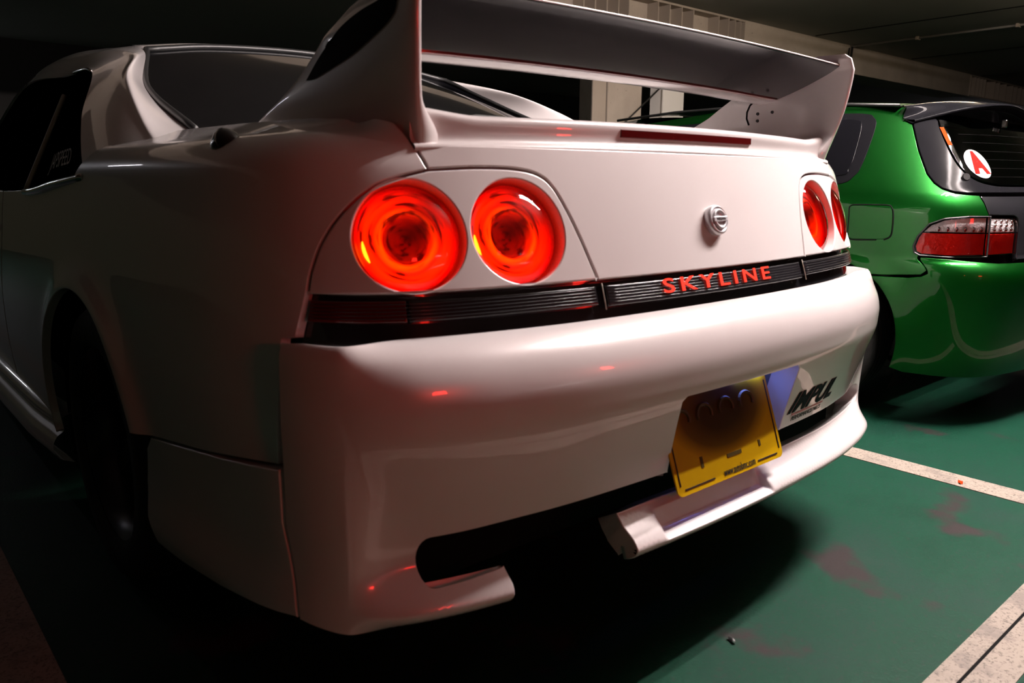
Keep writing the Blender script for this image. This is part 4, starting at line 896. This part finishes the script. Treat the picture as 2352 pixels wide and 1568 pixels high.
# wheels and liners
for s in (-1, 1):
    for yc in (CV_AY, 3.0):
        t = np.linspace(-.4, math.pi + .4, 26); G = [[(s * x, yc + .38 * math.cos(a), .27 + .36 * math.sin(a)) for a in t] for x in (.80, .52)]; G.append([(s * .515, yc + .05 * math.cos(a), .27 + .05 * math.sin(a)) for a in t])
        if yc < 2: MB().grid(G).build('arch_liner', 'void', hb)
        wh = bpy.data.objects.new('wheel', None); link(wh, hb); c = Vector((s * .715, yc, .288)); n = Vector((s, 0, 0))
        MB().lathe([(.19, -.09), (.27, -.096), (.284, -.08), (.288, -.05), (.288, .05), (.284, .08), (.27, .096), (.21, .10), (.19, .09)], c, n, 48).build('tyre', 'rubber', wh, smooth=True)
        for q in (-.045, -.015, .015, .045): MB().lathe([(.2885, q - .004), (.2895, q), (.2885, q + .004)], c, n, 48).build('tread_groove', 'void', wh)
        MB().lathe([(.19, -.09), (.175, -.05), (.175, .05), (.195, .092)], c, n, 40).build('rim', 'gunmetal', wh, smooth=True)
        MB().lathe([(.0001, .04), (.03, .04), (.05, .02), (.05, -.02)], c, n, 24).build('hub', 'gunmetal', wh, smooth=True)
        for k in range(5):
            M2 = Matrix.Translation(c) @ Matrix.Rotation(k * 2 * math.pi / 5, 4, 'X'); MB().box((s * .03, 0, .11), (.022, .04, .14), M2).build('spoke', 'gunmetal', wh, bevel=.005)
MB().box((0, .95, .80), (1.30, .10, .45)).build('rear_seat', 'void', hb, bevel=.02)
MB().box((0, .62, .62), (1.30, .75, .02)).build('boot_floor', 'void', hb)
# cloth behind the glass and a paper on the windscreen side
def cloth(a0, a1, name, m, parent=None):
    A, Z = np.meshgrid(np.linspace(a0, a1, 22), np.linspace(.862, .910, 8), indexing='ij'); top = .900 + .012 * np.sin((A + .8) * 30)
    Z = np.minimum(Z, top); P = cv(-.020)(A, Z); P[..., 1] += .006 * np.sin(A * 90 + Z * 120); P[..., 0] += CX
    return MB().grid(P).build(name, m, parent, smooth=True)
cl = cloth(-.748, -.640, 'folded_cloth', 'cloth_white'); tag(cl, 'white folded cloth with a red end lying behind the hatchback rear glass', 'cloth')
cloth(-.790, -.749, 'red_end', 'cloth_red', cl)
surf_grid(cv(.0065), np.linspace(-1.915, -1.84, 4), np.linspace(1.085, 1.128, 4), MB(), (0, 2, .6)).build('window_paper', 'paper', hb)
# ============================ dark estate parked tail-on behind ==============
es = thing('dark_estate_car', 'dark estate car with lit red tail lamps, parked tail-on behind the white coupe', 'car', (.05, -1.62, 0)); es.rotation_euler = (0, 0, math.pi)
def erow(z, xe, y, bow): return [(-xe, y + bow * 1.0, z), (-xe * .93, y + bow * .35, z), (-xe * .5, y + bow * .05, z), (0, y, z), (xe * .5, y + bow * .05, z), (xe * .93, y + bow * .35, z), (xe, y + bow, z)]
patch_mesh([erow(.62, .82, .0, .10), erow(.80, .83, .01, .10), erow(.92, .82, .03, .10)], k=8).build('tailgate', 'dark_paint', es)
patch_mesh([erow(.93, .80, .035, .12), erow(1.15, .74, .12, .12), erow(1.36, .66, .22, .12)], k=8).build('rear_glass', 'dark_glass', es)
patch_mesh([erow(.20, .80, .02, .16), erow(.35, .85, -.06, .18), erow(.52, .86, -.08, .18), erow(.61, .85, -.04, .16)], k=8).build('rear_bumper', 'dark_paint', es)
for s in (-1, 1):
    patch_mesh([[(s * .83, .10, .25), (s * .86, .6, .25), (s * .87, 2.0, .25), (s * .85, 3.2, .25)], [(s * .85, .10, .6), (s * .87, .6, .6), (s * .88, 2.0, .6), (s * .86, 3.2, .6)], [(s * .82, .13, .93), (s * .84, .6, .93), (s * .85, 2.0, .92), (s * .83, 3.2, .88)]], k=8, centre=(0, 1.5, .6)).build('body_side', 'dark_paint', es)
    patch_mesh([[(s * .80, .16, .93), (s * .83, .8, .93), (s * .83, 1.8, .92), (s * .80, 2.7, .90)], [(s * .66, .34, 1.36), (s * .66, .8, 1.38), (s * .66, 1.6, 1.38), (s * .66, 2.0, 1.34)]], k=8, centre=(0, 1.5, .6)).build('side_glass', 'dark_glass', es)
    tl = bpy.data.objects.new('tail_lamp', None); link(tl, es)
    patch_mesh([[(s * .845, .095, .88), (s * .80, .035, .88), (s * .68, .010, .88)], [(s * .845, .10, .95), (s * .80, .045, .95), (s * .68, .020, .95)], [(s * .83, .12, 1.02), (s * .785, .065, 1.02), (s * .69, .042, 1.02)]], k=6, centre=(0, 1.5, .8)).build('red_lens', 'tail_glow', tl)
    MB().box((s * .765, .03, 1.035), (.18, .06, .02)).build('lamp_surround', 'black_plastic', tl, bevel=.006)
    for yc in (.75, 3.3):
        wh = bpy.data.objects.new('wheel', None); link(wh, es); c = Vector((s * .76, yc, .305)); n = Vector((s, 0, 0))
        MB().lathe([(.19, -.09), (.29, -.096), (.305, -.06), (.305, .06), (.29, .096), (.2, .10)], c, n, 32).build('tyre', 'rubber', wh, smooth=True)
        MB().lathe([(.2, .095), (.18, .06), (.05, .075), (.0001, .08)], c, n, 32).build('rim', 'gunmetal', wh, smooth=True)
patch_mesh([[(-.66, .32, 1.36), (0, .22, 1.42), (.66, .32, 1.36)], [(-.66, 1.0, 1.38), (0, 1.0, 1.46), (.66, 1.0, 1.38)], [(-.66, 2.0, 1.33), (0, 2.1, 1.41), (.66, 2.0, 1.33)], [(-.8, 2.8, .92), (0, 3.0, .95), (.8, 2.8, .92)], [(-.75, 3.6, .75), (0, 3.8, .78), (.75, 3.6, .75)], [(-.75, 3.7, .3), (0, 3.9, .3), (.75, 3.7, .3)]], k=8).build('roof_and_bonnet', 'dark_paint', es)
